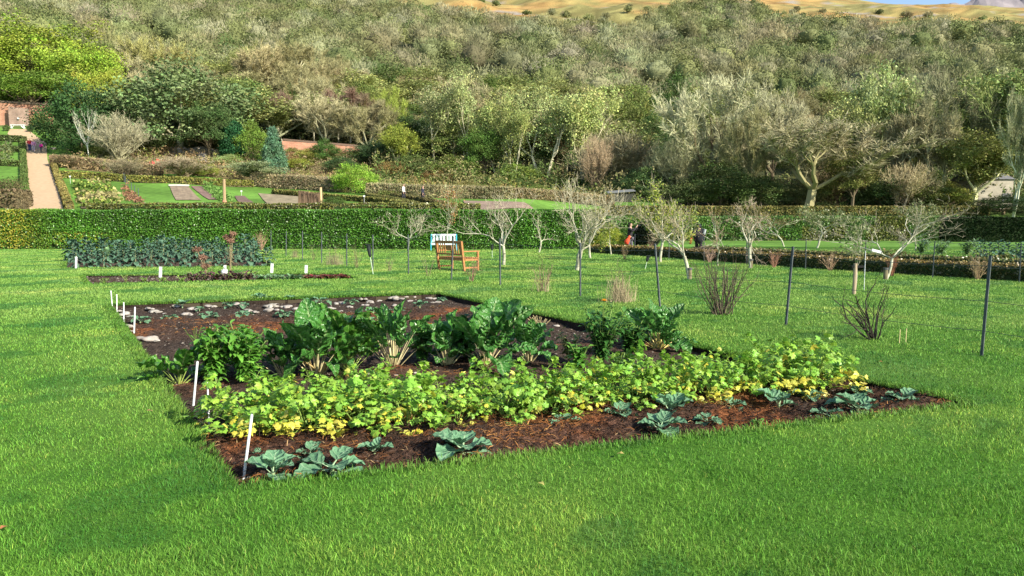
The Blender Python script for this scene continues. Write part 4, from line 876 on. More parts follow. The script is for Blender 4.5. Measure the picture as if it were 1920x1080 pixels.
# rough rock bank
def rockmesh(rng, n=3, flat=.6, seed_amp=.25):
    import bmesh
    bm = bmesh.new(); bmesh.ops.create_icosphere(bm, subdivisions=n, radius=1); ph = rng.uniform(0, 6, 9)
    for v in bm.verts:
        c = v.co; k = 1+seed_amp*(math.sin(c.x*2.3+ph[0])*math.sin(c.y*2.1+ph[1])+.6*math.sin(c.z*3.7+ph[2]+c.x*2)+.35*math.sin(c.x*7+ph[3])*math.sin(c.y*6+ph[4]))
        v.co = Vector((c.x*k, c.y*k, c.z*k*flat))
    me = bpy.data.meshes.new('stone'); bm.to_mesh(me); bm.free()
    a_ = me.color_attributes.new('Col', 'FLOAT_COLOR', 'POINT'); a_.data.foreach_set('color', np.ones(len(me.vertices)*4, np.float32))
    for p in me.polygons: p.use_smooth = True
    me.materials.append(M['stone']); return me
rs = np.random.default_rng(6); ROCKS = [rockmesh(rs) for _ in range(6)]
def rock(name, label, p, sx, sy, sz, cat='stone', group=None, rz=None):
    o = obj(name, ROCKS[int(rs.integers(6))]); o.location = p; o.scale = (sx, sy, sz/.6); o.rotation_euler = (0, 0, rs.uniform(0, 6.3) if rz is None else rz); return tag(o, label, cat, group)
for px, py, wv in [(300, 283, 1.4), (320, 284, 1.8), (342, 285, 1.6), (362, 287, 1.7), (384, 289, 1.7), (402, 292, 1.5), (418, 296, 1.0), (392, 297, 1.2)]:
    rock('rock', 'grey rounded outcrop boulder in the rock bank below the huge evergreen', hit(px, py+4), wv*1.3, 1.4, 1.1, 'rock', 'boulders of the rock bank')
for px, py in [(97, 279), (102, 280)]: rock('stone', 'pale stone lying beside the path in front of the dark rounded tree', hit(px, py), .25, .25, .2, group='pale stones by the path')
# ------------------------------------------------------------ cottage at the right
e = thing('white_cottage', 'cream rendered cottage wall half hidden behind the wood at the right', 'house', (0, 0, 0)); Yc = 86; xa, xb = flatp(1826, Yc).x, flatp(1896, Yc).x
M['cream'] = mat('cream_render', (.42, .38, .30), (.30, .27, .21), scale=1.2, rough=.9, attr=False); M['slate'] = mat('slate', (.12, .12, .13), (.18, .18, .18), scale=4, rough=.8, attr=False)
z0 = h(xa, Yc)-.5; z1 = ztop(336, Yc); mb = MB(); mb.box(((xa+xb)/2, Yc+2.5, (z0+z1)/2), (xb-xa, 5, z1-z0)); obj('wall', mb.mesh('wall', M['cream']), e)
mb = MB(); V = [(xa-.2, Yc-.2, z1), (xb+.2, Yc-.2, z1), (xb+.2, Yc+2.5, z1+.9), (xa-.2, Yc+2.5, z1+.9), (xa-.2, Yc+5.2, z1), (xb+.2, Yc+5.2, z1)]; mb.add(V, [[1, 5, 2], [0, 3, 4]], [[0, 1, 2, 3], [3, 2, 5, 4]]); obj('roof', mb.mesh('roof', M['slate']), e)
mb = MB(); mb.box((flatp(1884, Yc).x, Yc-.02, ztop(371, Yc)), (.9, .08, 1.0)); obj('window', mb.mesh('window', M['slate']), e)
tree('clipped', 1213, 412, 42.5, 44, (.012, .02, .01), BRN, 'near black bush shape added for the dark recess right of the person with the camera', 'bush', name='garden_shrub')  # added dark shape, its colour painting the shade of a recess
tree('shrub', 1150, 422, 43.5, 46, (.30, .34, .05), BRN, 'golden yellow bush at the right end of the long hedge', 'bush', name='garden_shrub')
for q_ in [('shrub', 548, 0, 272, 300, 38, (.20, .22, .07), 'olive bush hiding the foot of the left brick wall stretch'), ('shrub', 578, 0, 277, 304, 44, (.30, .30, .08), 'yellowish bush hiding the foot of the left brick wall stretch'), ('shrub', 632, 0, 277, 306, 40, (.24, .20, .10), 'tan bush hiding the foot of the right brick wall stretch'), ('shrub', 664, 0, 278, 308, 50, (.12, .17, .05), 'green bush hiding the foot of the right brick wall stretch'),
           ('shrub', 270, 0, 300, 324, 50, (.25, .20, .12), 'tan mound in the left of the flower border'), ('shrub', 384, 0, 306, 330, 46, (.30, .32, .08), 'yellow green mound in the middle of the flower border'), ('shrub', 455, 0, 300, 322, 40, (.30, .19, .10), 'rust coloured mound under the clipped conifer'), ('shrub', 190, 0, 296, 318, 44, (.22, .16, .10), 'brown mound behind the young beech hedge'),
           ('shrub', 875, 0, 336, 366, 60, (.26, .24, .10), 'straw coloured bush in front of the ivy trees'), ('shrub', 1010, 0, 345, 370, 60, (.20, .26, .07), 'low green mound before the two stemmed tree')]:
    tree(q_[0], q_[1], q_[3], 0, q_[5], q_[6], BRN, q_[7], 'bush', ybase=q_[4], name='garden_shrub')
# small things in the middle garden
e = thing('lean_to_shed', 'low shed with grey sheet roof among the trees behind the orchard', 'shed', (0, 0, 0)); p = hit(1165, 378)
mb = MB(); mb.box((p.x, p.y, p.z+.45), (2.6, 1.6, 1.0), col=(.05, .05, .04)); obj('walls', mb.mesh('walls', M['bark']), e)
mb = MB(); mb.add([(p.x-1.7, p.y-1, p.z+.95), (p.x+1.5, p.y-1.1, p.z+1.2), (p.x+1.5, p.y+1, p.z+1.5), (p.x-1.7, p.y+1, p.z+1.25), (p.x-1.7, p.y-1, p.z+.9), (p.x+1.5, p.y-1.1, p.z+1.15), (p.x+1.5, p.y+1, p.z+1.45), (p.x-1.7, p.y+1, p.z+1.2)], None, [[0, 1, 2, 3], [7, 6, 5, 4], [0, 4, 5, 1], [1, 5, 6, 2], [2, 6, 7, 3], [3, 7, 4, 0]], (.17, .18, .18)); obj('roof', mb.mesh('roof', M['bark']), e)
p = Vector(flatp(584, 62, 0)); p.z = h(p.x, p.y); r_ = np.random.default_rng(4)                # compost cage of brushwood
e = thing('compost_bay', 'brown brushwood compost bay standing behind the long green hedge', 'compost bin', p)
mb = MB(); n = 700; x_ = r_.uniform(-.85, .85, n); y_ = np.where(r_.random(n) < .5, -.6, r_.uniform(-.6, .6, n)); zt = 1.15-.15*x_; s_ = np.sign(x_)
side = r_.random(n) < .35; x_ = np.where(side, .85*s_, x_)
A = np.stack([x_*1.05, y_, np.zeros(n)], 1); B = np.stack([x_*.92+r_.normal(size=n)*.05, y_*.9+r_.normal(size=n)*.05, zt*r_.uniform(.7, 1.02, n)], 1); mb.sticks(A, B, .022, .015, 3, np.array([.16, .11, .07])*r_.uniform(.5, 1.5, (n, 1))); obj('brushwood_sides', mb.mesh('brushwood', M['bark']), e)
mb = MB(); mb.box((0, 0, .5), (1.6, 1.1, 1.0), col=(.06, .04, .03)); obj('heap', mb.mesh('heap', M['bark']), e)
mb = MB(); mb.sticks([(.95, -.5, 0)], [(.95, -.5, 1.5)], .12, .11, 6, (.5, .36, .2), cap=True); obj('corner_post', mb.mesh('corner_post', M['bark']), e)
tree('shrub', 626, 367, 61, 40, (.09, .14, .04), BRN, 'clipped green bush next to the brushwood compost bay', 'bush', name='garden_shrub')
e = thing('wooden_post', 'rough wooden post standing alone among the vegetable plots', 'post', hit(421, 383)); mb = MB(); mb.sticks([(0, 0, -.1)], [(.03, 0, 2.1)], .14, .11, 7, (.34, .24, .14), cap=True); obj('shaft', mb.mesh('shaft', M['bark']), e)
mb = MB(); mb.sticks([(0, 0, 0)], [(0, 0, .35)], .24, .16, 7, (.4, .2, .12)); obj('post_foot', mb.mesh('foot', M['bark']), e)
e = thing('rail_fence', 'short row of dark metal stakes beside the pumpkin plot', 'fence', (0, 0, 0))
for px, py in [(233, 342), (236, 349), (240, 355), (247, 362), (253, 368), (260, 374)]:
    p = hit(px, py); mb = MB(); mb.sticks([p-Vector((0, 0, .1))], [p+Vector((0, 0, 1.0))], .035, .035, 4, (.8, .9, .9), cap=True); obj('stake', mb.mesh('stake', M['post']), e)
def label_sign(px, py, label, hgt=.5):
    p = hit(px, py) if py < 400 else G(px, py); e = thing('plant_label', label, 'plant label', p); mb = MB(); mb.sticks([(0, 0, -.05)], [(0, 0, hgt)], .012, .012, 4); obj('stake', mb.mesh('stake', M['white']), e)
    mb = MB(); mb.box((0, -.015, hgt), (.17, .02, .12)); obj('plate', mb.mesh('plate', M['white']), e)
label_sign(683, 384, 'white plant label on a stake in the far grass plot', .75); label_sign(132, 344, 'white marker at the top corner of the pumpkin plot', .7); label_sign(453, 368, 'white marker behind the small dug plot', .5)
# ------------------------------------------------------------ orchard trees
M['lichen'] = mat('lichen_bark', (.52, .52, .39), (.33, .31, .22), scale=7, rough=.9, spec=.1, world=True)
M['twig'] = mat('twig', (1, 1, 1), rough=.8, spec=.1)
def orchard(px, yb, yt, wpx, seed, label, stems=1, twigcol=(.42, .38, .26), leaf=None, k=(4, 3, 3, 2), trunk=1.1, spread=(.72, .5, .45, .5), guard=False, name='apple_tree', r0=.055, nleaf=0, lsize=.035, lean=(0, 0)):
    p = G(px, yb); Hh = (yb-yt)/FPX*p.y; rng = np.random.default_rng(seed)
    S, tips = skel(rng, Hh, trunk, k, spread, (.95, .75, .65, .6), len(k), r0/ (Hh/3.2)*(Hh/3.0), trop=.08, wob=.25, trunks=stems, side=.5, lean=lean)
    sx = ((1.18 if px > 1280 or px < 1000 else 1.0)*wpx/FPX*p.y)/max(.5, np.percentile(np.abs(S[:, 3:5]), 97)*2)
    S[:, [0, 1, 3, 4]] *= sx; tips[:, :2] *= sx
    S[:, 6:8] *= 1.05
    e = thing(name, label, 'tree', p); S[S[:, 8] <= 2, 6:8] *= 1.3; S[S[:, 8] == 2, 6:8] += .003; t = seg_mb(S, 0, 1, 8, (1, 1, 1)); seg_mb(S, 2, 2, 5, (.98, .96, .94), t); obj('trunk', t.mesh('trunk', M['lichen'], True), e)
    c = seg_mb(S, 3, 9, 4, twigcol, rng=rng, minr=.0045)
    q_ = S[S[:, 8] >= 3]; d_ = q_[:, 3:6]-q_[:, :3]; d_ /= np.linalg.norm(d_, axis=1, keepdims=True)+1e-9; tt_ = np.repeat(tips, 2, 0)
    N = len(tt_); P = np.repeat(tt_[:, :3], 1, 0); D = np.repeat(tt_[:, 3:], 1, 0)+rng.normal(size=(N, 3))*.7; D[:, 2] += .4; D /= np.linalg.norm(D, axis=1, keepdims=True)
    P = P-D*.02; c.sticks(P, P+D*Hh*.085*rng.uniform(.5, 1.4, (N, 1)), .0045, .002, 3, np.array(twigcol)*rng.uniform(.7, 1.4, (N, 1))); obj('twigs', c.mesh('twigs', M['twig']), e)
    if leaf is not None:
        lm = MB(); base = np.concatenate([tips[:, :3], S[S[:, 8] >= 3][:, 3:6]]); C = base[rng.integers(len(base), size=nleaf)]+rng.normal(size=(nleaf, 3))*.11
        cl = np.array(leaf)[rng.integers(len(leaf), size=nleaf)]*rng.uniform(.7, 1.3, (nleaf, 1)); lm.leaves(C, lsize, rng, up=.5, asp=.5, col=cl); obj('leaves', lm.mesh('leaves', M['leafy']), e)
    if guard:
        g = MB(); g.sticks([(0, 0, -.05)], [(0, 0, .30)], .062, .058, 10, (.42, .37, .30)); obj('trunk_guard', g.mesh('trunk_guard', M['lichen']), e)
        g = MB(); g.sticks([(0, 0, .28)], [(0, 0, .34)], .07, .07, 10, (.1, .1, .1)); obj('tree_tie', g.mesh('tree_tie', M['bark']), e)
    return e
YL = [(.30, .36, .05), (.22, .30, .05), (.38, .40, .07)]; OR_ = [(.40, .20, .07), (.22, .24, .07), (.30, .14, .06)]
GRL = [(.16, .20, .07), (.22, .24, .10)]
orchard(765, 471, 383, 96, 1, 'bare apple tree left of the two benches close to the long hedge')
orchard(838, 470, 352, 74, 2, 'slim tree with orange brown leaves right behind the white bench', leaf=OR_, nleaf=900, k=(3, 3, 3), r0=.03, spread=(.4, .4, .4), trunk=1.6, lsize=.05)
orchard(944, 497, 362, 130, 3, 'bare apple tree right of the teak bench')
orchard(1010, 474, 396, 76, 4, 'small low forked bare apple tree close to the long hedge', k=(3, 3, 3), spread=(.95, .6, .5))
orchard(1080, 507, 338, 165, 5, 'largest pale two stemmed apple tree in the middle of the orchard', stems=2, k=(4, 3, 3, 2), spread=(.62, .45, .4, .5), r0=.06)
orchard(1107, 485, 395, 48, 6, 'small leafy apple tree behind the largest two stemmed one', leaf=GRL, nleaf=900, k=(3, 3, 3), lsize=.045)
orchard(1146, 478, 420, 34, 7, 'leaning yellow leaved sapling at the end of the long hedge', leaf=YL, nleaf=500, k=(3, 3, 3), lsize=.05, lean=(-.3, 0), twigcol=(.2, .15, .1))
orchard(1238, 492, 338, 112, 28, 'apple tree with yellow green leaves over its whole crown', leaf=YL, nleaf=2600, lsize=.05, k=(4, 3, 3, 2), guard=True)
orchard(1293, 524, 372, 140, 9, 'bare apple tree with a pale trunk guard and a black tie', k=(3, 4, 3, 2), guard=True, twigcol=(.38, .32, .21), spread=(.6, .5, .45, .5))
orchard(1408, 503, 372, 120, 10, 'bare pinkish twigged apple tree right of the person in the black hooded coat', twigcol=(.40, .32, .23), guard=True)
orchard(1346, 500, 390, 90, 14, 'thin reddish bare tree behind the big bare currant bush', twigcol=(.34, .25, .17), k=(4, 3, 3), r0=.03)
orchard(1531, 465, 388, 120, 11, 'small pale trunked tree in front of the mottled back hedge', leaf=GRL, nleaf=1500, k=(4, 3, 3), lsize=.07, spread=(.85, .5, .5))
orchard(1470, 462, 392, 100, 15, 'brown tangled small tree in front of the mottled back hedge', k=(5, 4, 3), twigcol=(.24, .18, .1), leaf=[(.18, .15, .05)], nleaf=800, lsize=.06)
orchard(1660, 524, 368, 190, 12, 'wide apple tree leaning right with a thick curved branch near the right', k=(4, 3, 3, 2), guard=True, twigcol=(.27, .24, .17), lean=(.25, 0), spread=(.8, .5, .5, .5))
orchard(1716, 470, 380, 80, 16, 'small grey leafed tree left of the dark hedge', leaf=GRL, nleaf=1300, k=(4, 3, 3), lsize=.07, r0=.03)
orchard(1604, 545, 420, 50, 13, 'slender young tree tied to a thick stake', k=(3, 3), r0=.02, spread=(.3, .4), trunk=1.6, leaf=GRL, nleaf=260)
p = G(1601, 552); e = thing('tree_stake', 'thick pale round stake with a black strap beside the slender young tree', 'stake', p)
mb = MB(); mb.sticks([(0, 0, -.05)], [(.01, 0, .70)], .042, .040, 10, (.36, .28, .19), cap=True); obj('stake', mb.mesh('stake', M['bark'], False), e)
mb = MB(); mb.box((.06, 0, .63), (.26, .04, .05), col=(.02, .02, .02)); obj('strap', mb.mesh('strap', M['bark']), e)
e = thing('tree_label', 'white folded label hanging on the young tree by the thick stake', 'label', G(1620, 545)); mb = MB(); mb.sticks([(0, 0, 0)], [(0, 0, .95)], .006, .006, 4); obj('stem', mb.mesh('stem', M['twig']), e)
mb = MB(); mb.box((.02, 0, .98), (.22, .03, .06), M=Matrix.Rotation(R(14), 4, 'Y')); obj('plate', mb.mesh('plate', M['white']), e)
# ------------------------------------------------------------ bare fruit bushes
def canes(px, yb, yt, wpx, seed, label, n=16, col=(.16, .12, .08), base=.05, fan=.8, sub=2, rad=.006, straw=0, name='fruit_bush', wob=.12):
    p = G(px, yb); Hh = (yb-yt)/FPX*p.y; Wd = wpx/FPX*p.y/2; rng = np.random.default_rng(seed); A = []; B = []; ra = []; rb = []
    def run(q, d, L, r, lv):
        ns = 6
        for i in range(ns):
            d = nrm(d+rng.normal(size=3)*wob+np.array([0, 0, .07])); q2 = q+d*L/ns; r2 = r*(1-.11); A.append(q); B.append(q2); ra.append(r); rb.append(r2)
            if lv and i > 0 and rng.random() < .5: run(q2, nrm(d+rng.normal(size=3)*.5), L*rng.uniform(.25, .55), r2*.62, lv-1)
            q, r = q2, r2
    for i in range(n):
        a = rng.uniform(0, 6.28); t = rng.random()**.6*fan; q = np.array([math.cos(a), math.sin(a), 0])*base*rng.random()-np.array([0, 0, .02]); d = nrm(np.array([math.cos(a)*t*Wd/Hh*1.25, math.sin(a)*t*Wd/Hh*1.25, 1]))
        run(q, d, Hh*rng.uniform(.6, 1.08), rad*rng.uniform(.8, 1.5), sub)
    e = thing(name, label, 'bush', p); mb = MB(); N = len(A); mb.sticks(A, B, ra, rb, 4, np.array(col)*rng.uniform(.6, 1.6, (N, 1))); obj('canes', mb.mesh('canes', M['twig']), e)
    if straw:
        mb = MB(); q = rng.normal(size=(straw, 3))*np.array([Wd*.45, Wd*.45, 0]); t = q+np.stack([rng.normal(size=straw)*.08, rng.normal(size=straw)*.08, rng.uniform(.12, .45, straw)*Hh/.6], 1)
        mb.sticks(q, t, .0035, .0015, 3, np.array([.40, .33, .20])*rng.uniform(.5, 1.2, (straw, 1))); obj('dry_grass', mb.mesh('dry_grass', M['twig']), e)
DK = (.045, .036, .03)
canes(1355, 590, 488, 118, 1, 'largest leafless currant bush with many dark upright stems', n=38, col=(.10, .08, .055), rad=.009, base=.17, sub=2)
canes(1638, 636, 528, 135, 2, 'dark leafless bush with spreading crooked branches nearest the camera', n=17, col=DK, rad=.0095, base=.09, wob=.2, fan=1.2)
canes(1163, 566, 497, 54, 3, 'bare bush with dry straw at its base behind the marigold', n=12, straw=260, col=(.19, .15, .10))
canes(1018, 546, 488, 46, 4, 'bare brown canes right of the middle fence posts', n=13, col=(.20, .14, .09), straw=40)
canes(884, 528, 474, 30, 5, 'short bare canes in front of the teak bench', n=13, col=(.24, .15, .10))
canes(803, 518, 474, 34, 6, 'spindly bare canes left of the teak bench', n=6, col=(.16, .13, .08))
canes(730, 509, 478, 32, 7, 'sparse bare canes right of the black spotlight', n=7, col=(.18, .14, .09))
canes(670, 502, 466, 26, 8, 'bare canes left of the black spotlight', n=9, col=(.17, .13, .08))
canes(626, 497, 463, 32, 9, 'bare canes with pale straw along the far fence', n=7, straw=160, col=(.2, .16, .1))
canes(587, 488, 462, 24, 10, 'thin bare canes near the far end of the fence', n=6)
canes(553, 483, 462, 18, 11, 'smallest bare canes at the far end of the fence', n=7, straw=60)
canes(1451, 502, 474, 30, 12, 'reddish upright canes left of the second box hedge gap', n=26, col=(.33, .18, .12), fan=.6, rad=.007)
canes(1556, 508, 474, 36, 13, 'reddish fan of canes by the low box hedge', n=26, col=(.36, .24, .15), fan=.6, rad=.007)
canes(1672, 518, 480, 26, 14, 'red brown canes right behind the leaning apple tree', n=20, col=(.32, .15, .09), fan=.6, rad=.007)
canes(1832, 525, 484, 44, 15, 'tan fan of canes in front of the low box hedge at the right', n=28, col=(.36, .26, .15), fan=.8, rad=.007)
canes(1172, 487, 462, 20, 16, 'small bare canes below the person in the orange jacket', n=14, col=(.35, .24, .13), fan=.7)
canes(1218, 480, 452, 26, 17, 'twiggy bush left of the trunk of the yellow green apple tree', n=20, col=(.28, .2, .13), fan=.8)
canes(1330, 492, 462, 34, 18, 'pinkish bare canes below the person in the black hooded coat', n=22, col=(.36, .24, .18), fan=.8)
canes(490, 470, 438, 26, 19, 'pinkish dry shrub behind the right end of the kale', n=30, col=(.38, .24, .16), fan=.8)
for px, py in [(1686, 634), (1698, 632)]:
    e = thing('marker_cane', ['left', 'right'][px > 1690]+' of two short pale canes in the grass right of the dark bush', 'cane', G(px, py+10)); mb = MB(); mb.sticks([(0, 0, -.05)], [(.005, 0, .19)], .006, .006, 5, (.6, .5, .25), cap=True); obj('cane', mb.mesh('cane', M['twig']), e)
# ------------------------------------------------------------ fences
def fence(label, posts, hts, wires, prad=.02, pm='post', wr=.0034, ext=()):
    e = thing('wire_fence', label, 'fence', (0, 0, 0)); tops = []
    for (p, tp) in posts:
        mb = MB(); mb.sticks([p-Vector((0, 0, .06))], [tp], prad, prad, 4, cap=True); obj('post', mb.mesh('post', M[pm]), e)
        n = 5; q = [p+(tp-p)*t for t in np.linspace(.35, .95, n)]; tops.append((p, tp))
    allp = list(ext[:1])+tops+list(ext[1:])
    for f in wires:
        A = []; B = []
        for (a, at_), (b, bt) in zip(allp[:-1], allp[1:]):
            s0, s1 = a+(at_-a)*f, b+(bt-b)*f; prev = s0
            for i in range(1, 7):
                t = i/6; q = s0+(s1-s0)*t-Vector((0, 0, .03*math.sin(t*3.14))); A.append(prev); B.append(q); prev = q
        mb = MB(); mb.sticks(A, B, wr, wr, 4); obj('wire', mb.mesh('wire', M['wire']), e)
FP = [(1840, 667, 1857, 480), (1473, 610, 1487, 462), (1238, 575, 1228, 457), (1088, 555, 1088, 455), (938, 535, 937, 447), (846, 524, 850, 443), (766, 514, 765, 440), (699, 506, 699, 440), (650, 499, 650, 438), (603, 493, 603, 435), (567, 487, 567, 433), (536, 481, 537, 433), (508, 477, 508, 432)]
posts = []
for a, b, c, d_ in FP:
    p = G(a, b); ry = ray(c, d_); t = p.y/ry.y; posts.append((p, Vector((ry.x*t, p.y, CAMH+ry.z*t))))
p0 = posts[0][0]; dr = (posts[0][0]-posts[1][0]); nx_ = p0+dr*1.0
fence('dark post and wire fence running from the right edge to the far hedge', posts, None, (.25, .55, .9), ext=[(nx_, nx_+Vector((0, 0, 1.2)))], prad=.021)
posts = []
for a, b in [(1143, 476), (1190, 479), (1254, 486), (1320, 490), (1400, 497), (1510, 505), (1620, 513), (1748, 521), (1911, 530)]:
    p = G(a, b); posts.append((p, p+Vector((random.Random(a).uniform(-.03, .03), 0, 1.08))))
fence('thin grey wire fence along the low box hedge on the far side of the orchard', posts, None, (.35, .7, .97), prad=.018, ext=[])
# ------------------------------------------------------------ benches
def bench(name, label, loc, rz, L, D, hs, hb, mt, arm=True, slats=9, gap=False, legmt=None):
    legmt = legmt or mt; e = thing(name, label, 'bench', loc, rz)          # local: x along the bench, +y front
    t_ = .06
    for sx in (-1, 1):
        m = MB(); m.box((sx*(L/2-t_/2), D/2-t_/2, (hs+.2)/2 if arm else hs/2), (t_, t_, hs+.2 if arm else hs)); obj('leg', m.mesh('leg', legmt), e)
        m = MB(); tilt = Matrix.Translation((sx*(L/2-t_/2), -D/2+t_/2, 0))@Matrix.Rotation(R(7), 4, 'X'); m.box((0, 0, hb/2), (t_, t_*1.1, hb), M=tilt); obj('leg', m.mesh('leg', legmt), e)
        if arm: m = MB(); m.box((sx*(L/2-.035), .0, hs+.22), (.08, D+.04, .035)); obj('armrest', m.mesh('armrest', mt), e)
        m = MB(); m.box((sx*(L/2-t_/2), 0, hs-.06), (.035, D-.1, .07)); m.box((sx*(L/2-t_/2), 0, .12), (.03, D-.1, .05)); obj('side_rail', m.mesh('side_rail', mt), e)
    m = MB(); m.box((0, D/2-.03, hs-.06), (L-.1, .03, .08)); m.box((0, -D/2+.04, hs-.06), (L-.1, .03, .08)); obj('apron', m.mesh('apron', mt), e)
    m = MB()
    for i in range(6): m.box((0, -D/2+.06+i*(D-.1)/5.5, hs+.0), (L-.02, (D-.1)/7.5, .024))
    obj('seat', m.mesh('seat', mt), e)
    M4 = Matrix.Translation((0, -D/2+.03, 0))@Matrix.Rotation(R(7), 4, 'X'); b = thing_part('backrest', e)
    m = MB(); m.box((0, 0, hb-.04), (L-t_*2+.06, .035, .09), M=M4); m.box((0, 0, hs+.12), (L-t_*2, .03, .06), M=M4); obj('rail', m.mesh('rail', mt), b)
    m = MB()
    for i in range(slats):
        x = (i+.5)/slats*(L-.16)-(L-.16)/2
        if gap and abs(x) < L*.10: continue
        m.box((x, 0, (hs+.14+hb-.08)/2), (.045 if slats > 7 else .13, .018, hb-.08-hs-.14), M=M4)
    if gap: m.box((0, 0, (hs+.14+hb-.08)/2+.02), (L*.2, .02, (hb-.08-hs-.14)*.5), M=M4)
    obj('slats', m.mesh('slats', mt), b); return e
def thing_part(name, parent):
    o = bpy.data.objects.new(name, None); sc.collection.objects.link(o); o.parent = parent; return o
A_, B_ = G(825, 504), G(870, 510.5); ln = 1.65
mid = (A_+B_)/2; ang = math.atan2(-.62, .52)
front = Vector((-math.sin(ang), math.cos(ang), 0))
bench('teak_bench', 'warm orange teak bench seen from behind on the orchard grass', Vector((mid.x+front.x*.28, mid.y+front.y*.28, 0)), ang, 1.55, .62, .45, 1.02, M['wood_teak'], slats=11, gap=True)
M['wht'] = mat('white_paint', (.70, .80, .80), (.60, .70, .70), scale=6, rough=.5, attr=False); M['turq'] = mat('turquoise_paint', (.05, .42, .50), (.04, .34, .42), scale=6, rough=.5, attr=False)
bench('painted_bench', 'white backed bench with turquoise legs in front of the long hedge', Vector((flatp(832, 44).x, 44, 0)), math.pi+R(4), 1.55, .5, .45, .98, M['wht'], arm=False, slats=7, legmt=M['turq'])
pb = hit(34, 241); e = thing('white_bench', 'small white bench with crossed legs against the end wall', 'bench', (pb.x, pb.y, pb.z), 0)
m = MB(); m.box((0, 0, .5), (2.0, .45, .10)); obj('seat', m.mesh('seat', M['white']), e)
for sx in (-1, 1): m = MB(); m.box((sx*.9, 0, .24), (.1, .4, .5)); m.sticks([(sx*.85, -.15, .05)], [(sx*.45, -.15, .48)], .05, .05, 4); obj('leg', m.mesh('leg', M['white']), e)
# ------------------------------------------------------------ lamps on spikes
def spike_lamp(px, yb, yt, label, lean):
    p = G(px, yb); Hh = (yb-yt)/FPX*p.y; e = thing('garden_spotlight', label, 'spotlight', p); a = Vector((0, 0, -.04)); b = Vector((lean*Hh*.6, 0, Hh*.58)); c = Vector((lean*Hh, 0, Hh))
    m = MB(); m.sticks([a], [b], .012, .012, 6, (.5, .6, .45)); obj('spike', m.mesh('spike', M['bark']), e)
    m = MB(); m.sticks([b, b+(c-b)*.22, b+(c-b)*.8], [b+(c-b)*.22, b+(c-b)*.8, c], [.03, .05, .062], [.05, .062, .075], 10, cap=True); obj('lamp_head', m.mesh('lamp_head', M['black']), e)
    m = MB(); m.box((c.x, -.0, c.z+.012), (.17, .15, .02)); obj('lamp_cap', m.mesh('lamp_cap', M['black']), e)
spike_lamp(700, 514, 459, 'tall black garden spotlight on a green spike by the fence', -.16)
spike_lamp(1209, 505, 480, 'low leaning black garden spotlight in the middle of the orchard grass', .25)
spike_lamp(923, 484, 459, 'small dark spotlight between the benches and the forked apple tree', -.02)
# ------------------------------------------------------------ people
def skinned(name, V, E, Rd, mt, parent, sub=1, root=0):
    me = bpy.data.meshes.new(name); me.from_pydata([tuple(v) for v in V], E, []); o = bpy.data.objects.new(name, me); sc.collection.objects.link(o); o.parent = parent
    md = o.modifiers.new('Skin', 'SKIN'); md.use_smooth_shade = True
    for i, sv in enumerate(me.skin_vertices[0].data): sv.radius = Rd[i] if isinstance(Rd[i], tuple) else (Rd[i], Rd[i]); sv.use_root = (i == root)
    if sub: s_ = o.modifiers.new('Sub', 'SUBSURF'); s_.levels = sub; s_.render_levels = sub
    me.materials.append(mt); return o
_pm = {}
def cloth(c, rough=.8):
    k = tuple(c)
    if k not in _pm: _pm[k] = mat('cloth_%d' % len(_pm), c, tuple(x*.75 for x in c), scale=9, rough=rough, attr=False, world=False)
    return _pm[k]
SKIN = (.55, .33, .24)
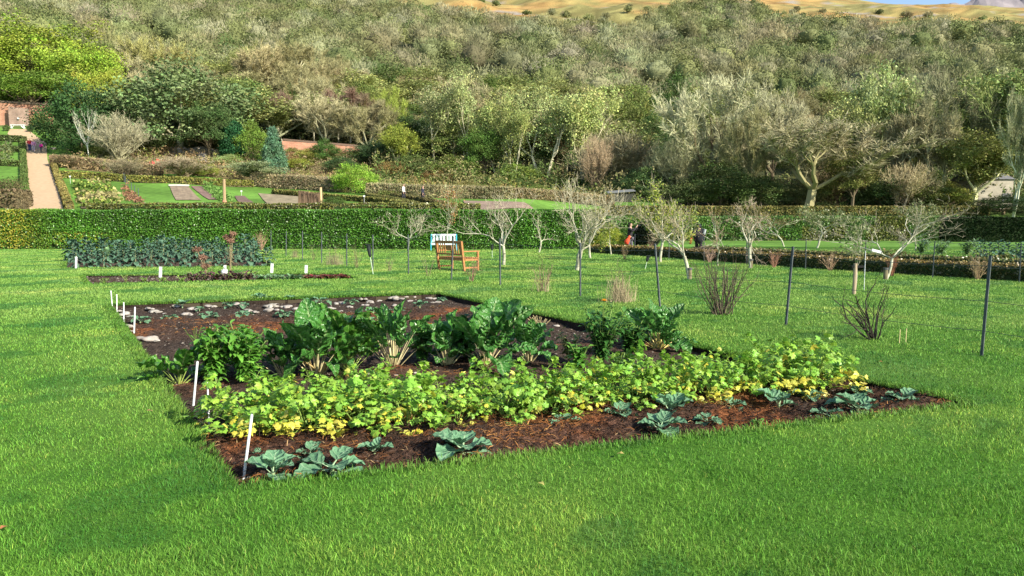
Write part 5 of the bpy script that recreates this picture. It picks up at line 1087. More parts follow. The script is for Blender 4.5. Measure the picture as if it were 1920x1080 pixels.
def person(label, loc, rz, hgt, jacket, trousers, hair, arms='down', step=.12, hood=False, longhair=False, fat=1.0, shoes=(.03, .03, .03), longcoat=False):
    s = hgt/1.72; e = thing('person', label, 'person', loc, rz, None, s)      # local: faces -y
    sh = .19*min(fat, 1.12); st = step; fa = min(fat, 1.2)
    if arms == 'raised': elb, wr, hd = (.24, -.22, 1.24), (.10, -.36, 1.46), (.05, -.39, 1.54)
    elif arms == 'bent': elb, wr, hd = (.27, .02, 1.12), (.20, -.22, 1.08), (.16, -.30, 1.09)
    else: elb, wr, hd = (.27, .03, 1.12), (.28, -.06, .88), (.275, -.09, .80)
    V = [(0, .0, .95), (0, .01, 1.12), (0, .01, 1.34), (0, 0, 1.47), (0, -.01, 1.54), (0, -.015, 1.60), (0, -.01, 1.67)]; Rd = [(.15, .11), (.135, .10), (.15, .11), .055, (.07, .08), (.078, .092), (.065, .075)]
    Ed = [(0, 1), (1, 2), (2, 3), (3, 4), (4, 5), (5, 6)]
    V.append((0, -.118, 1.585)); Rd.append(.014); Ed.append((5, 7))                         # nose
    def limb(base, pts, rads):
        k = base
        for p_, r_ in zip(pts, rads): V.append(p_); Rd.append(r_); Ed.append((k, len(V)-1)); k = len(V)-1
        return k
    for sx in (-1, 1):
        limb(0, [(sx*.10, 0, .88), (sx*.11, -st*sx*.5, .50), (sx*.11, -st*sx*.9+.03, .09), (sx*.12, -st*sx*.9-.12, .04)], [.085, .055, .038, (.04, .03)])
        k = limb(2, [(sx*sh, .0, 1.38), (sx*elb[0], elb[1], elb[2]), (sx*wr[0], wr[1], wr[2]), (sx*hd[0], hd[1], hd[2])], [.052, .038, .026, (.035, .02)])
        d = np.array(hd)-np.array(wr); d /= np.linalg.norm(d)+1e-6
        for f in range(4):
            o_ = (f-1.5)*.017; L_ = [.06, .072, .068, .052][f]; q = np.array(hd)+d*L_; limb(k, [(sx*q[0]+o_, q[1]-.01, q[2])], [.008])
        q = np.array(hd)+d*.02; limb(k, [(sx*(q[0]-.04), q[1]-.02, q[2])], [.009])
    b = skinned('body', V, Ed, Rd, cloth(SKIN, .55), e)
    # eyes, mouth
    m = MB()
    for sx in (-1, 1): m.box((sx*.03, -.098, 1.605), (.022, .012, .011), col=(.03, .02, .02))
    obj('eyes', m.mesh('eyes', M['black']), b); m = MB(); m.box((0, -.092, 1.545), (.045, .012, .010)); obj('mouth', m.mesh('mouth', cloth((.4, .12, .1))), b)
    jb = .62 if longcoat else .86
    V = [(0, .01, jb+.02), (0, .01, 1.1), (0, .01, 1.33), (0, .005, 1.47)]; Rd = [(.185*fat, .15*fat), (.18*fat, .14*fat), (.17*fat, .14*fat), (.095, .09)]; Ed = [(0, 1), (1, 2), (2, 3)]
    for sx in (-1, 1): limb(2, [(sx*sh, .0, 1.38), (sx*elb[0], elb[1], elb[2]), (sx*wr[0], wr[1], wr[2])], [.08*fa, .064*fa, .05*fa])
    skinned('coat' if longcoat else 'jacket', V, Ed, Rd, cloth(jacket), e)
    V = [(0, 0, .93)]; Rd = [(.16, .125)]; Ed = []
    for sx in (-1, 1): limb(0, [(sx*.10, 0, .84), (sx*.11, -st*sx*.5, .50), (sx*.11, -st*sx*.9+.03, .11)], [.105, .078, .062])
    skinned('trousers', V, Ed, Rd, cloth(trousers), e)
    for sx in (-1, 1): m = MB(); m.box((sx*.115, -st*sx*.9-.05, .045), (.09, .26, .085)); obj('shoe', m.mesh('shoe', cloth(shoes)), e)
    if hood: skinned('hood', [(0, .05, 1.46), (0, .03, 1.58), (0, .015, 1.68)], [(0, 1), (1, 2)], [(.14, .14), (.14, .145), (.09, .10)], cloth(jacket), e)
    else:
        V = [(0, .035, 1.60), (0, .025, 1.69)]; Rd = [(.086, .085), (.07, .075)]; Ed = [(0, 1)]
        if longhair: V += [(0, .075, 1.48), (0, .085, 1.36)]; Rd += [(.075, .05), (.05, .03)]; Ed += [(0, 2), (2, 3)]
        skinned('hair', V, Ed, Rd, cloth(hair), e)
    return e
pA = Vector((flatp(1182, 39.2).x, 39.2, 0)); person('dark haired person in a black coat holding a camera to the face', pA, R(65), 1.66, (.03, .028, .03), (.13, .12, .14), (.02, .015, .012), arms='raised', longhair=True, fat=1.05)
e = thing('orange_jacket', 'bright orange red jacket hanging at the hip of the dark haired person', 'jacket', pA+Vector((-.20, -.22, .52)))
skinned('fabric', [(0, 0, -.05), (-.03, 0, .12), (.06, -.02, .26), (.14, -.02, .46), (-.14, 0, .2)], [(0, 1), (1, 2), (2, 3), (1, 4)], [(.17, .10), (.16, .1), (.12, .08), (.06, .06), (.08, .07)], cloth((.80, .09, .03)), e)
e = thing('camera', 'small dark camera held up by the dark haired person', 'camera', pA+Vector((.40, -.15, 1.50))); m = MB(); m.box((0, 0, 0), (.12, .05, .08), col=(.5, .5, .5)); obj('camera_body', m.mesh('camera_body', M['black']), e); m = MB(); m.sticks([(0.05, 0, 0)], [(.12, 0, 0)], .03, .03, 10, cap=True); obj('lens', m.mesh('lens', M['black']), e)
pB = Vector((flatp(1311, 34.9).x, 34.9, 0)); person('person in black padded hooded coat seen from behind past the low hedge', pB, R(160), 1.62, (.018, .02, .024), (.02, .02, .025), (.02, .02, .02), arms='bent', hood=True, fat=1.5, longcoat=True)
e = thing('reflective_patch', 'white reflective panel on the back of the black hooded coat', 'reflector', pB+Vector((.20, -.27, 1.22))); e.rotation_euler = (0, R(14), R(-25)); m = MB(); g_ = np.array([[(x*.05, -.01*math.cos(x*1.5), z*.12) for z in (-1, -.4, .4, 1)] for x in (-1, -.3, .3, 1)]); m.grid(g_); m.grid(g_+[0, .012, 0]); obj('panel', m.mesh('panel', M['white']), e)
e = thing('red_bag', 'red bag carried at the left side of the person in the black hooded coat', 'bag', pB+Vector((-.44, -.14, .74)))
skinned('pouch', [(0, 0, -.1), (.02, 0, .1), (.08, 0, .3)], [(0, 1), (1, 2)], [(.10, .08), (.09, .07), (.04, .03)], cloth((.55, .05, .04)), e)
person('person in a red jacket and navy trousers walking up the gravel path', hit(56, 284), R(190), 1.72, (.75, .06, .07), (.03, .04, .16), (.05, .03, .02), shoes=(.6, .6, .6), arms='bent')
person('person in a pink top and pale trousers beside the one in red', hit(63.5, 284.5), R(200), 1.55, (.80, .35, .62), (.62, .50, .62), (.06, .03, .02), shoes=(.7, .7, .7))
person('child in a magenta jacket with dark leggings on the right of the gravel path', hit(77.5, 285.5), R(170), 1.25, (.80, .03, .40), (.05, .05, .07), (.05, .03, .02), fat=1.25)
p = hit(757, 378); person('walker in a white top beyond the long hedge', p, R(80), 1.7, (.75, .72, .64), (.04, .04, .05), (.2, .12, .06))
p = hit(793, 382); person('walker in a dark coat beyond the long hedge', p, R(80), 1.7, (.03, .03, .05), (.03, .03, .04), (.03, .02, .02))
# ------------------------------------------------------------ vegetables
def veinmat(name, c1, c2, vein, rough=.3, trans=.25, vs=26., vw=.12, lat=.5, spec=.5, bump=.5):
    m = mat(name, c1, c2, scale=14, rough=rough, trans=trans, spec=spec); t = m.node_tree; N = t.nodes; L = t.links; b = N['Principled BSDF']
    src = b.inputs['Base Color'].links[0].from_socket
    uv = N.new('ShaderNodeUVMap'); uv.uv_map = 'UVMap'; sp = N.new('ShaderNodeSeparateXYZ'); L.new(uv.outputs[0], sp.inputs[0])
    def mth(op, a, bb=None, c=None):
        n = N.new('ShaderNodeMath'); n.operation = op
        for i, x in enumerate((a, bb, c)):
            if x is None: continue
            if isinstance(x, (int, float)): n.inputs[i].default_value = x
            else: L.new(x, n.inputs[i])
        return n.outputs[0]
    av = mth('ABSOLUTE', sp.outputs[1])                                   # v in -1..1 across
    mid = mth('LESS_THAN', av, vw)
    nz = N.new('ShaderNodeTexNoise'); nz.inputs['Scale'].default_value = 18; gg = N.new('ShaderNodeNewGeometry'); L.new(gg.outputs['Position'], nz.inputs['Vector'])
    ph = mth('ADD', mth('SUBTRACT', mth('MULTIPLY', sp.outputs[0], vs), mth('MULTIPLY', av, 7.0)), mth('MULTIPLY', nz.outputs[0], 9.0)); sn = mth('SINE', ph); lt = mth('MULTIPLY', mth('GREATER_THAN', sn, .90), lat)
    f = mth('MAXIMUM', mid, lt)
    for tgt in [l.to_socket for l in list(src.links)]:
        pass
    mx = N.new('ShaderNodeMix'); mx.data_type = 'RGBA'; mx.inputs[7].default_value = (*vein, 1); L.new(f, mx.inputs[0])
    tg = [l.to_socket for l in list(src.links)]; L.new(src, mx.inputs[6])
    for tt in tg: L.new(mx.outputs[2], tt)
    bp = N.new('ShaderNodeBump'); bp.inputs['Strength'].default_value = bump; bp.inputs['Distance'].default_value = .012; L.new(sn, bp.inputs['Height']); L.new(bp.outputs[0], b.inputs['Normal'])
    return m
M['chard'] = veinmat('chard_leaf', (.045, .165, .028), (.08, .235, .04), (.22, .34, .12), rough=.3, vs=46, vw=.07, lat=.30, bump=.7)
M['chardb'] = veinmat('bright_chard_leaf', (.06, .19, .02), (.09, .25, .03), (.26, .36, .10), rough=.3, vs=30, vw=.06, lat=.35)
M['stalk'] = mat('chard_stalk', (.62, .52, .30), (.50, .46, .22), scale=8, rough=.4)
M['cabbage'] = veinmat('cabbage_leaf', (.09, .20, .10), (.12, .25, .13), (.26, .38, .22), rough=.55, vs=22, vw=.045, lat=.5, trans=.15, spec=.25)
M['kale'] = mat('kale_leaf', (.045, .105, .062), (.095, .175, .105), scale=6, rough=.5, trans=.12, spec=.35)
M['celery'] = mat('celery_leaf', (1, 1, 1), rough=.42, trans=.26, spec=.35)
def path_pts(o, yaw, th0, bend, L, n):
    """centre line leaving o, pitch th0, bending down by bend over the length"""
    P = [np.array(o, float)]; T = []
    for i in range(n):
        th = th0-bend*(i+.5)/n; d = np.array([math.cos(yaw)*math.cos(th), math.sin(yaw)*math.cos(th), math.sin(th)]); T.append(d); P.append(P[-1]+d*L/n)
    T.append(T[-1]); return np.array(P), np.array(T)
def blade(mb, o, yaw, th0, bend, L, W, rng, nl=9, nw=6, cup=.25, ruf=.12, col=(1, 1, 1), tip=.8, m=0, freq=3.2, twist=0., pk=.0):
    P, T = path_pts(o, yaw, th0, bend, L, nl); u = np.linspace(0, 1, nl+1); w_ = W/2*(np.sin(math.pi*np.clip(u, 0, 1)**tip)**.65)*(1-.15*u); w_[0] = W*.05; w_[-1] = W*.03
    side = np.array([-math.sin(yaw), math.cos(yaw), 0.]); v = np.linspace(-1, 1, nw+1); ph = rng.uniform(0, 6, 2); V = np.zeros((nl+1, nw+1, 3))
    for i in range(nl+1):
        nn = np.cross(T[i], side); nn /= np.linalg.norm(nn)
        if nn[2] < 0 and abs(th0) < 1.5: nn = nn
        a = twist*u[i]; s2 = side*math.cos(a)+nn*math.sin(a); n2 = nn*math.cos(a)-side*math.sin(a)
        for j in range(nw+1):
            rf = pk*math.sin(u[i]*23+ph[0]+v[j]*3)*math.sin(v[j]*8+ph[1]*2+u[i]*9)+ ruf*abs(v[j])**1.5*math.sin(u[i]*freq*6.28+ph[0]+(v[j] > 0)*2.1)+.3*ruf*math.sin(u[i]*11+v[j]*5+ph[1])
            V[i, j] = P[i]+s2*v[j]*w_[i]*(1-.15*cup*v[j]**2)-n2*(-cup*v[j]**2+rf)*w_[i]
    uv = np.stack(np.meshgrid(u, v, indexing='ij'), -1); mb.grid(V, col, m, uv)
def stalk(mb, o, yaw, th0, bend, L, r0, r1, n=5, col=(1, 1, 1), flat=.5, sides=6):
    P, T = path_pts(o, yaw, th0, bend, L, n); side = np.array([-math.sin(yaw), math.cos(yaw), 0.]); V = np.zeros((n+1, sides+1, 3))
    for i in range(n+1):
        nn = np.cross(T[i], side); r = r0+(r1-r0)*i/n
        for j in range(sides+1):
            a = 6.283*j/sides; V[i, j] = P[i]+side*math.cos(a)*r+nn*math.sin(a)*r*flat
    mb.grid(V, col); th = th0-bend; return P[-1], th
def G0(px, py): return G(px, py, -.05)
def chard(px, yb, yt, wpx, seed, label, nleaf=13, lw=.5, stem=.45, mt='chard', up=1.15, thick=.014, stc=(1, 1, 1), extra=None, name='chard_plant'):
    p = G0(px, yb); Hh = (yb-yt)/FPX*p.y; Wd = wpx/FPX*p.y; rng = np.random.default_rng(seed); e = thing(name, label, 'vegetable', p); sm_ = MB(); n_l = 0
    lfs = []; nleaf = int(nleaf*1.45)
    for i in range(nleaf):
        t = (i+.5)/nleaf; yaw = i*2.4+rng.normal()*.3; L = Hh*rng.uniform(.72, 1.14)*(1 if t < .6 else .78); ls = L*(stem+.07)
        th = up+.32-(t**1.3)*(.56+.5*min(1.2, Wd/Hh-.6))+rng.normal()*.06; b0 = .12+.25*t
        o = np.array([math.cos(yaw), math.sin(yaw), 0])*.03*t*2; o[2] = -.03
        q, th2 = stalk(sm_, o, yaw, th, b0*.5, ls, thick*rng.uniform(.8, 1.3), thick*.55, col=np.array(stc)*rng.uniform(.8, 1.1))
        W = lw*L*rng.uniform(.6, 1.1)
        b = MB(); blade(b, q, yaw, th2, b0+rng.uniform(0, .9)*t+.25, L*(1-stem)*1.1, W, rng, nl=14, nw=8, ruf=rng.uniform(.22, .36), cup=rng.uniform(.0, .5), col=(1, 1, 1)*np.array(rng.uniform(.75, 1.25)), tip=rng.uniform(.75, 1.05), twist=rng.normal()*.8, pk=.09)
        lfs.append(b)
    if extra: extra(sm_, lfs, rng, Hh)
    obj('stalks', sm_.mesh('stalks', M['stalk'], True), e)
    for b in lfs: obj('leaf', b.mesh('leaf', M[mt], True), e)
    return e
def fallen(sm_, lfs, rng, Hh):       # the bent thick stalk with drooping leaves at its end
    for yaw, th, bn, L, W in [(-2.3, .95, .4, .34, .22), (-.9, .7, -.2, .30, .16)]:
        q, t2 = stalk(sm_, (.05, 0, -.02), yaw+3.14 if yaw > 0 else yaw, th, bn, L*.8, .04, .024, col=(.95, .8, .62)); b = MB(); blade(b, q, yaw, t2-.4, 1.9, L, W, rng, ruf=.12); lfs.append(b)
chard(592, 702, 572, 128, 11, 'tallest dark green chard with a thick tan broken stalk', nleaf=14, lw=.55, stem=.42, extra=fallen)
chard(737, 688, 575, 104, 12, 'chard with a splayed fan of many cream stalks and narrow dark leaves', nleaf=17, lw=.30, stem=.55, thick=.011)
chard(838, 682, 590, 104, 13, 'medium chard right of the cream stalk fan with one leaf on a long pale stalk', nleaf=12, lw=.55, stem=.42)
chard(912, 682, 567, 150, 14, 'widest chard with large crinkled veined leaves in the middle of the row', nleaf=17, lw=.58, stem=.38)
chard(992, 674, 590, 78, 15, 'small chard with pale base between the widest chard and the dried yellow plant', nleaf=12, lw=.5, stem=.4)
chard(1236, 651, 572, 118, 16, 'chard with bright yellow cream stalk base at the right end of the row', nleaf=19, lw=.48, stem=.38, thick=.017, stc=(1.15, 1.12, .75))
chard(335, 716, 634, 104, 17, 'low spreading glossy chard at the left edge of the bed', nleaf=12, lw=.62, stem=.4, mt='chardb', thick=.009, up=.95, stc=(.6, .9, .4))
chard(532, 700, 610, 80, 19, 'shaded dark chard in the gap left of the tallest one', nleaf=9, lw=.5, stem=.35)
chard(655, 690, 578, 104, 18, 'bright green curly leaved chard just right of the tallest one', nleaf=18, lw=.45, stem=.35, mt='chardb', thick=.009, stc=(.6, .9, .4))
def leafy_plant(px, yb, yt, wpx, seed, label, nst=14, leafL=.09, cols=((.09, .25, .03), (.14, .34, .045)), stemc=(.20, .30, .08), per=22, name='leafy_plant', droop=.9, cat='vegetable', wl=.55):
    p = G0(px, yb); Hh = (yb-yt)/FPX*p.y; Wd = wpx/FPX*p.y/2; rng = np.random.default_rng(seed); e = thing(name, label, cat, p); st = MB(); lm = MB()
    for i in range(nst):
        yaw = rng.uniform(0, 6.28); rr = rng.random()**.5; th = math.atan2(Hh, Wd*rr); L = math.hypot(Hh*rng.uniform(.6, 1.05), Wd*rr); P, T = path_pts((0, 0, -.02), yaw, th+.15, .35, L, 8)
        st.sticks(P[:-1], P[1:], .006, .005, 5, stemc)
        for j in range(per):
            t = rng.uniform(.15, 1)*8; k = min(7, int(t)); q = P[k]+(P[k+1]-P[k])*(t-k); c = np.array(cols[rng.integers(len(cols))])*rng.uniform(.75, 1.3)
            blade(lm, q, rng.uniform(0, 6.28), rng.uniform(.0, 1.0), rng.uniform(.3, droop+.4), leafL*rng.uniform(.6, 1.3), leafL*wl*rng.uniform(.8, 1.2), rng, nl=3, nw=2, ruf=.2, col=c, freq=1.3)
    obj('stems', st.mesh('stems', M['dull'], True), e); obj('foliage', lm.mesh('foliage', M['leafy'], True), e); return e
leafy_plant(405, 716, 610, 90, 21, 'bushy bright green bolted plant left of the tallest chard with yellow stems', nst=26, per=28, leafL=.11)
leafy_plant(465, 715, 618, 88, 22, 'second bushy bright green plant, the one closer to the tallest chard', nst=26, per=28, leafL=.11)
leafy_plant(447, 700, 598, 56, 41, 'third bushy plant peeping up behind the two bright green ones', nst=16, per=20, leafL=.11)
leafy_plant(790, 676, 606, 56, 42, 'leafy plant filling the gap between the cream stalk fan and the medium chard', nst=16, per=14, leafL=.12, cols=((.05, .16, .03), (.09, .24, .04)))
leafy_plant(870, 672, 585, 60, 43, 'dark leafy plant behind the medium and widest chard', nst=14, per=14, leafL=.14, cols=((.03, .10, .02), (.05, .15, .03)))
leafy_plant(1085, 690, 640, 50, 44, 'low green leaves right of the withered plant', nst=12, per=10, leafL=.11)
leafy_plant(430, 650, 606, 60, 35, 'marigold foliage with small orange flowers left behind the bushy plants', nst=10, leafL=.06, cols=((.10, .17, .04),))
leafy_plant(705, 640, 578, 70, 23, 'curly green plant behind the cream stalk fan', nst=14, per=18)
leafy_plant(1066, 676, 618, 50, 24, 'withered yellow green plant with a pale flower stem', nst=9, per=12, cols=((.16, .22, .05), (.32, .30, .08), (.12, .2, .04)), stemc=(.4, .36, .15))
leafy_plant(1128, 682, 566, 116, 25, 'tall dark bushy plant beneath the orange marigold', nst=26, per=26, cols=((.04, .13, .025), (.08, .21, .04)), leafL=.10)
leafy_plant(1182, 668, 592, 80, 26, 'medium dark leafy plant left of the yellow stalked chard', nst=18, per=20, cols=((.035, .11, .02), (.06, .17, .03)), leafL=.11)
leafy_plant(1010, 625, 590, 60, 27, 'dry straw coloured weed tuft on the back right of the bed', nst=26, per=3, leafL=.05, cols=((.36, .30, .14), (.25, .25, .1)), stemc=(.42, .35, .18), cat='weed', name='dry_weed')
leafy_plant(950, 610, 588, 34, 28, 'small green weed behind the widest chard', nst=10, per=6, leafL=.05)
leafy_plant(1420, 800, 780, 40, 29, 'small seedling in the front mulch near the grass edge', nst=6, per=3, leafL=.05)
leafy_plant(960, 806, 786, 36, 30, 'grassy green tuft in the front mulch', nst=14, per=2, leafL=.07, cols=((.12, .2, .06),), name='grass_tuft', cat='weed', wl=.2)
leafy_plant(640, 706, 690, 46, 31, 'low yellowing leaves on the soil under the bright curly chard', nst=6, per=4, leafL=.07, cols=((.16, .24, .04), (.45, .33, .06)))
leafy_plant(1165, 694, 660, 60, 36, 'drooping pale green leaves in front of the dark bushy plant', nst=10, per=6, leafL=.11, cols=((.10, .2, .05), (.16, .27, .08)))
# marigold above the tall plant and small ones behind
def marigold(p, hgt, label, n=1, col=(.85, .42, .02), size=.035):
    e = thing('marigold', label, 'flower', p); rng = np.random.default_rng(abs(int(p.x*100))+50); st = MB(); fl = MB(); ce = MB()
    for i in range(n):
        q = np.array([rng.normal()*.10*(n > 1), rng.normal()*.10*(n > 1), hgt*rng.uniform(.75, 1)]); st.sticks([(q[0]*.2, q[1]*.2, 0)], [q], .004, .003, 4, (.15, .22, .05))
        for ring, kk in ((0, 14), (1, 10)):
            for j in range(kk): blade(fl, q, 6.283*j/kk+ring*.2, .25+ring*.5, .3, size*(1-.3*ring), size*.35, rng, nl=2, nw=2, ruf=0, col=np.array(col)*rng.uniform(.85, 1.1))
        ce.sticks([q-[0, 0, .002]], [q+np.array([0, 0, .008])], size*.28, size*.2, 8, (.5, .2, .02), cap=True)
    obj('stem', st.mesh('stem', M['dull']), e); obj('petals', fl.mesh('petals', M['leafy']), e); obj('flower_centre', ce.mesh('flower_centre', M['dull']), e)
pm_ = G0(1128, 682); marigold(Vector((G(1137, 682).x, pm_.y, -.05)), (682-548)/FPX*pm_.y, 'single large orange marigold flower standing above the dark bushy plant', size=.05)
for k, (px, py) in enumerate([(367, 612), (415, 612), (470, 618), (500, 615), (820, 605)]):
    marigold(G0(px, py+28), .22, 'cluster of orange marigolds, '+['far left one by the white sticks', 'second from the left behind the bushy plants', 'middle one of the clusters', 'one close behind the tallest chard', 'one far right by the rusty mulch'][k], n=9, size=.018, col=(.75, .30, .03))
# ---- celery
def leaflet(mb, c, nrm_, fwd, size, col, rng):
    """lobed leaflet: star fan"""
    nrm_ = nrm_/np.linalg.norm(nrm_); s_ = np.cross(nrm_, fwd); s_ /= np.linalg.norm(s_)+1e-9; f = np.cross(s_, nrm_); n = 14; a = np.arange(n)/n*6.283
    r = size*np.where(np.arange(n) % 2 == 0, 1.0, .68)*rng.uniform(.85, 1.15, n)*np.interp(np.cos(a), [-1, 1], [.6, 1.15]); V = c+np.outer(np.cos(a)*r, f)+np.outer(np.sin(a)*r, s_)-np.outer((r/size)**2*size*.25*rng.uniform(.4, 1.5, n), nrm_)
    V = np.vstack([[c], V]); T = [[0, i+1, (i+1) % n+1] for i in range(n)]; mb.add(V, T, None, col)
def celery_proto(seed, yellow=.25):
    rng = np.random.default_rng(seed); st = MB(); lf = MB(); yl = MB()
    for i in range(15):
        t = i/15; yaw = i*2.4+rng.normal()*.3; L = rng.uniform(.36, .48)*(1-.22*t); th = 1.42-.95*t+rng.normal()*.1; P, T = path_pts((math.cos(yaw)*.015, math.sin(yaw)*.015, -.02), yaw, th, .7+.5*t, L, 6)
        st.sticks(P[:-1], P[1:], .0065*np.linspace(1, .5, 6), .0065*np.linspace(.95, .4, 6), 5, (.22, .33, .07))
        yel = t > 1-yellow
        for j in range(7):
            k = [6, 6, 5, 5, 4, 4, 3][j]; q = P[k]; sd = yaw+(1.2 if j % 2 else -1.2)+rng.normal()*.3; d = np.array([math.cos(sd), math.sin(sd), rng.uniform(.0, .5)]); Ls = .05*rng.uniform(.6, 1.4)*(j != 0); c = q+d*Ls+np.array([0, 0, .01])
            if j > 0: st.sticks([q], [c], .003, .002, 4, (.22, .33, .07))
            for _ in range(4):
                c2 = c+rng.normal(size=3)*.024; nn = np.array([math.cos(yaw)*.4, math.sin(yaw)*.4, 1])+rng.normal(size=3)*.45; col = np.array([.215, .41, .048])*rng.uniform(.7, 1.25)*np.array([rng.uniform(.85, 1.25), 1, 1])
                if yel or rng.random() < .05: col = np.array([.56, .56, .07])*rng.uniform(.75, 1.15)*np.array([1, rng.uniform(.85, 1.05), rng.uniform(.6, 1.6)])
                leaflet(yl if yel else lf, c2, nn, d, rng.uniform(.023, .040), col, rng)
    return st.mesh('celery_stalks', M['dull'], True), lf.mesh('celery_leaves', M['celery']), yl.mesh('celery_yellow_leaves', M['celery'])
CP = [celery_proto(s_, y_) for s_, y_ in ((1, .08), (2, .16), (3, .13), (4, .52))]
rc = random.Random(8)
def celery(p, sc_, var, label, group):
    a, b, c = CP[var]; e = thing('celery_plant', label, 'vegetable', p, rc.uniform(0, 6.28), group, (sc_, sc_, sc_*rc.uniform(.9, 1.1))); obj('stalks', a, e); obj('leaves', b, e); o = obj('yellow_leaves', c, e); o['label'] = 'yellowed lower celery leaves'
dF = Vector((5.75, 2.04, 0)).normalized()
rows = [((-1.98, 5.56), (3.02, 7.30), 14, 1.0, (1, 3, 2), 'front row'), ((-2.24, 6.01), (3.10, 7.86), 14, 1.0, (0, 2, 1), 'back row')]
ordn = ['leftmost', 'second from the left', 'third from the left', 'fourth from the left', 'fifth from the left', 'sixth from the left', 'seventh from the left', 'seventh from the right', 'sixth from the right', 'fifth from the right', 'fourth from the right', 'third from the right', 'second from the right', 'rightmost']
for a, b, n, sc0, vs, nm in rows:
    for i in range(n):
        t = i/(n-1); x = a[0]+(b[0]-a[0])*t+rc.uniform(-.04, .04); y = a[1]+(b[1]-a[1])*t+rc.uniform(-.05, .05); s_ = sc0*rc.uniform(.88, 1.08)
        if nm == 'front row' and i in (4,): s_ *= .75
        if i >= 12: s_ *= 1.28
        if i < 5: s_ *= 1.14
        v = vs[i % 3]
        if nm == 'front row' and (i < 3 or 9 <= i <= 10 or i > 11): v = 3
        celery(Vector((x, y, -.055)), s_, v, 'yellow green celery plant, %s in the %s of celery' % (ordn[i], nm), 'celery plants in two rows')
for k, (x, y) in enumerate([(-2.15, 6.7), (-1.75, 6.75), (-1.3, 7.0)]): celery(Vector((x, y-.15, -.055)), .8, 0, 'celery plant tucked behind the back row in front of the bushy plants, %s of three' % ['left', 'middle', 'right'][k], 'celery plants in two rows')
# ---- young cabbages
def cabbage_mesh(seed, nleaf=9, up=.5, W=.7):
    rng = np.random.default_rng(seed); lm = MB(); st = MB(); st.sticks([(0, 0, -.03)], [(0, 0, .05)], .012, .014, 6, (.3, .4, .2))
    for i in range(nleaf):
        t = i/nleaf; yaw = i*2.4+rng.normal()*.25; L = rng.uniform(.13, .20)*(1-.25*(t > .75)); th = up+.75*(t)-.1+rng.normal()*.1
        q, t2 = stalk(st, (0, 0, .02+.03*t), yaw, th, .1, L*.32, .006, .004, n=3, col=(.35, .5, .28))
        blade(lm, q, yaw, t2, .5+.7*(1-t), L*.85, L*W*1.3*rng.uniform(.85, 1.1), rng, nl=9, nw=8, cup=.3, ruf=.13, col=(1, 1, 1)*np.array(rng.uniform(.8, 1.25)), tip=.75)
    return lm.mesh('cabbage_leaves', M['cabbage'], True), st.mesh('cabbage_stem', M['dull'], True)
CB = [cabbage_mesh(s_, n_, u_) for s_, n_, u_ in ((1, 7, .35), (2, 9, .3), (3, 6, .6), (4, 8, .15), (5, 10, .3))]
def cab(px, yb, wpx, var, label, group='young cabbages along the front mulch', hs=1.0):
    p = G0(px, yb); s_ = wpx/FPX*p.y/.31; e = thing('young_cabbage', label, 'vegetable', p, rc.uniform(0, 6.28), group, (s_, s_, s_*hs)); obj('leaves', CB[var][0], e); obj('stem', CB[var][1], e)
for px, yb, wp, v, lab in [
 (512, 899, 90, 2, 'blue green young cabbage right of the bottom of the nearest white cane, lowest left'), (622, 893, 124, 3, 'broad flat young cabbage nearest the camera on the grass edge'),
 (580, 862, 66, 0, 'upright young cabbage above and between the two nearest ones'), (484, 862, 48, 4, 'ragged young cabbage directly right of the nearest white cane'),
 (702, 856, 62, 2, 'small upright young cabbage left of the largest one'), (868, 858, 118, 1, 'largest young cabbage with a ruffled bright centre in the front mulch'),
 (1060, 800, 60, 4, 'low curled young cabbage beside the orange mulch heap'), (1160, 790, 74, 0, 'young cabbage with one tall dark leaf behind the orange mulch heap'),
 (1238, 815, 90, 1, 'drooping dark young cabbage with leaves down to the grass'), (1256, 780, 78, 2, 'pale young cabbage under the yellow celery leaves'),
 (1326, 796, 54, 3, 'tiny pair of cabbage leaves in the rusty mulch'), (1372, 768, 52, 0, 'young cabbage close under the celery right of the pale one'),
 (1460, 768, 74, 2, 'upright young cabbage left of the tall celery clump foot'), (1520, 752, 54, 0, 'young cabbage right under the yellow end of the celery'),
 (1550, 787, 64, 3, 'round leaved young cabbage touching the grass edge'), (1606, 776, 86, 1, 'wide young cabbage with arching leaves near the right corner'),
 (1690, 758, 66, 0, 'rightmost pale young cabbage in the corner'), (1606, 740, 46, 4, 'small ragged cabbage behind the wide one'), (548, 905, 40, 4, 'little cabbage leaf cluster at the grass edge beside the flat cabbage')]: cab(px, yb, wp, v, lab)
bk = [(263, 603), (318, 597), (342, 574), (392, 594), (457, 592), (457, 573), (374, 579), (488, 560), (505, 560), (534, 592), (602, 566), (657, 567), (787, 576), (750, 583), (830, 561), (578, 566), (430, 573), (700, 588), (722, 586), (610, 590), (690, 604), (545, 560)]
for i, (px, py) in enumerate(bk): cab(px, py+3, [34, 26, 30, 34, 34, 22, 18, 26, 24, 34, 30, 24, 30, 26, 20, 24, 24, 30, 26, 30, 28, 24][i], i % 5, 'small grey green cabbage among the pale stones at the back of the bed', 'small cabbages at the back of the bed')
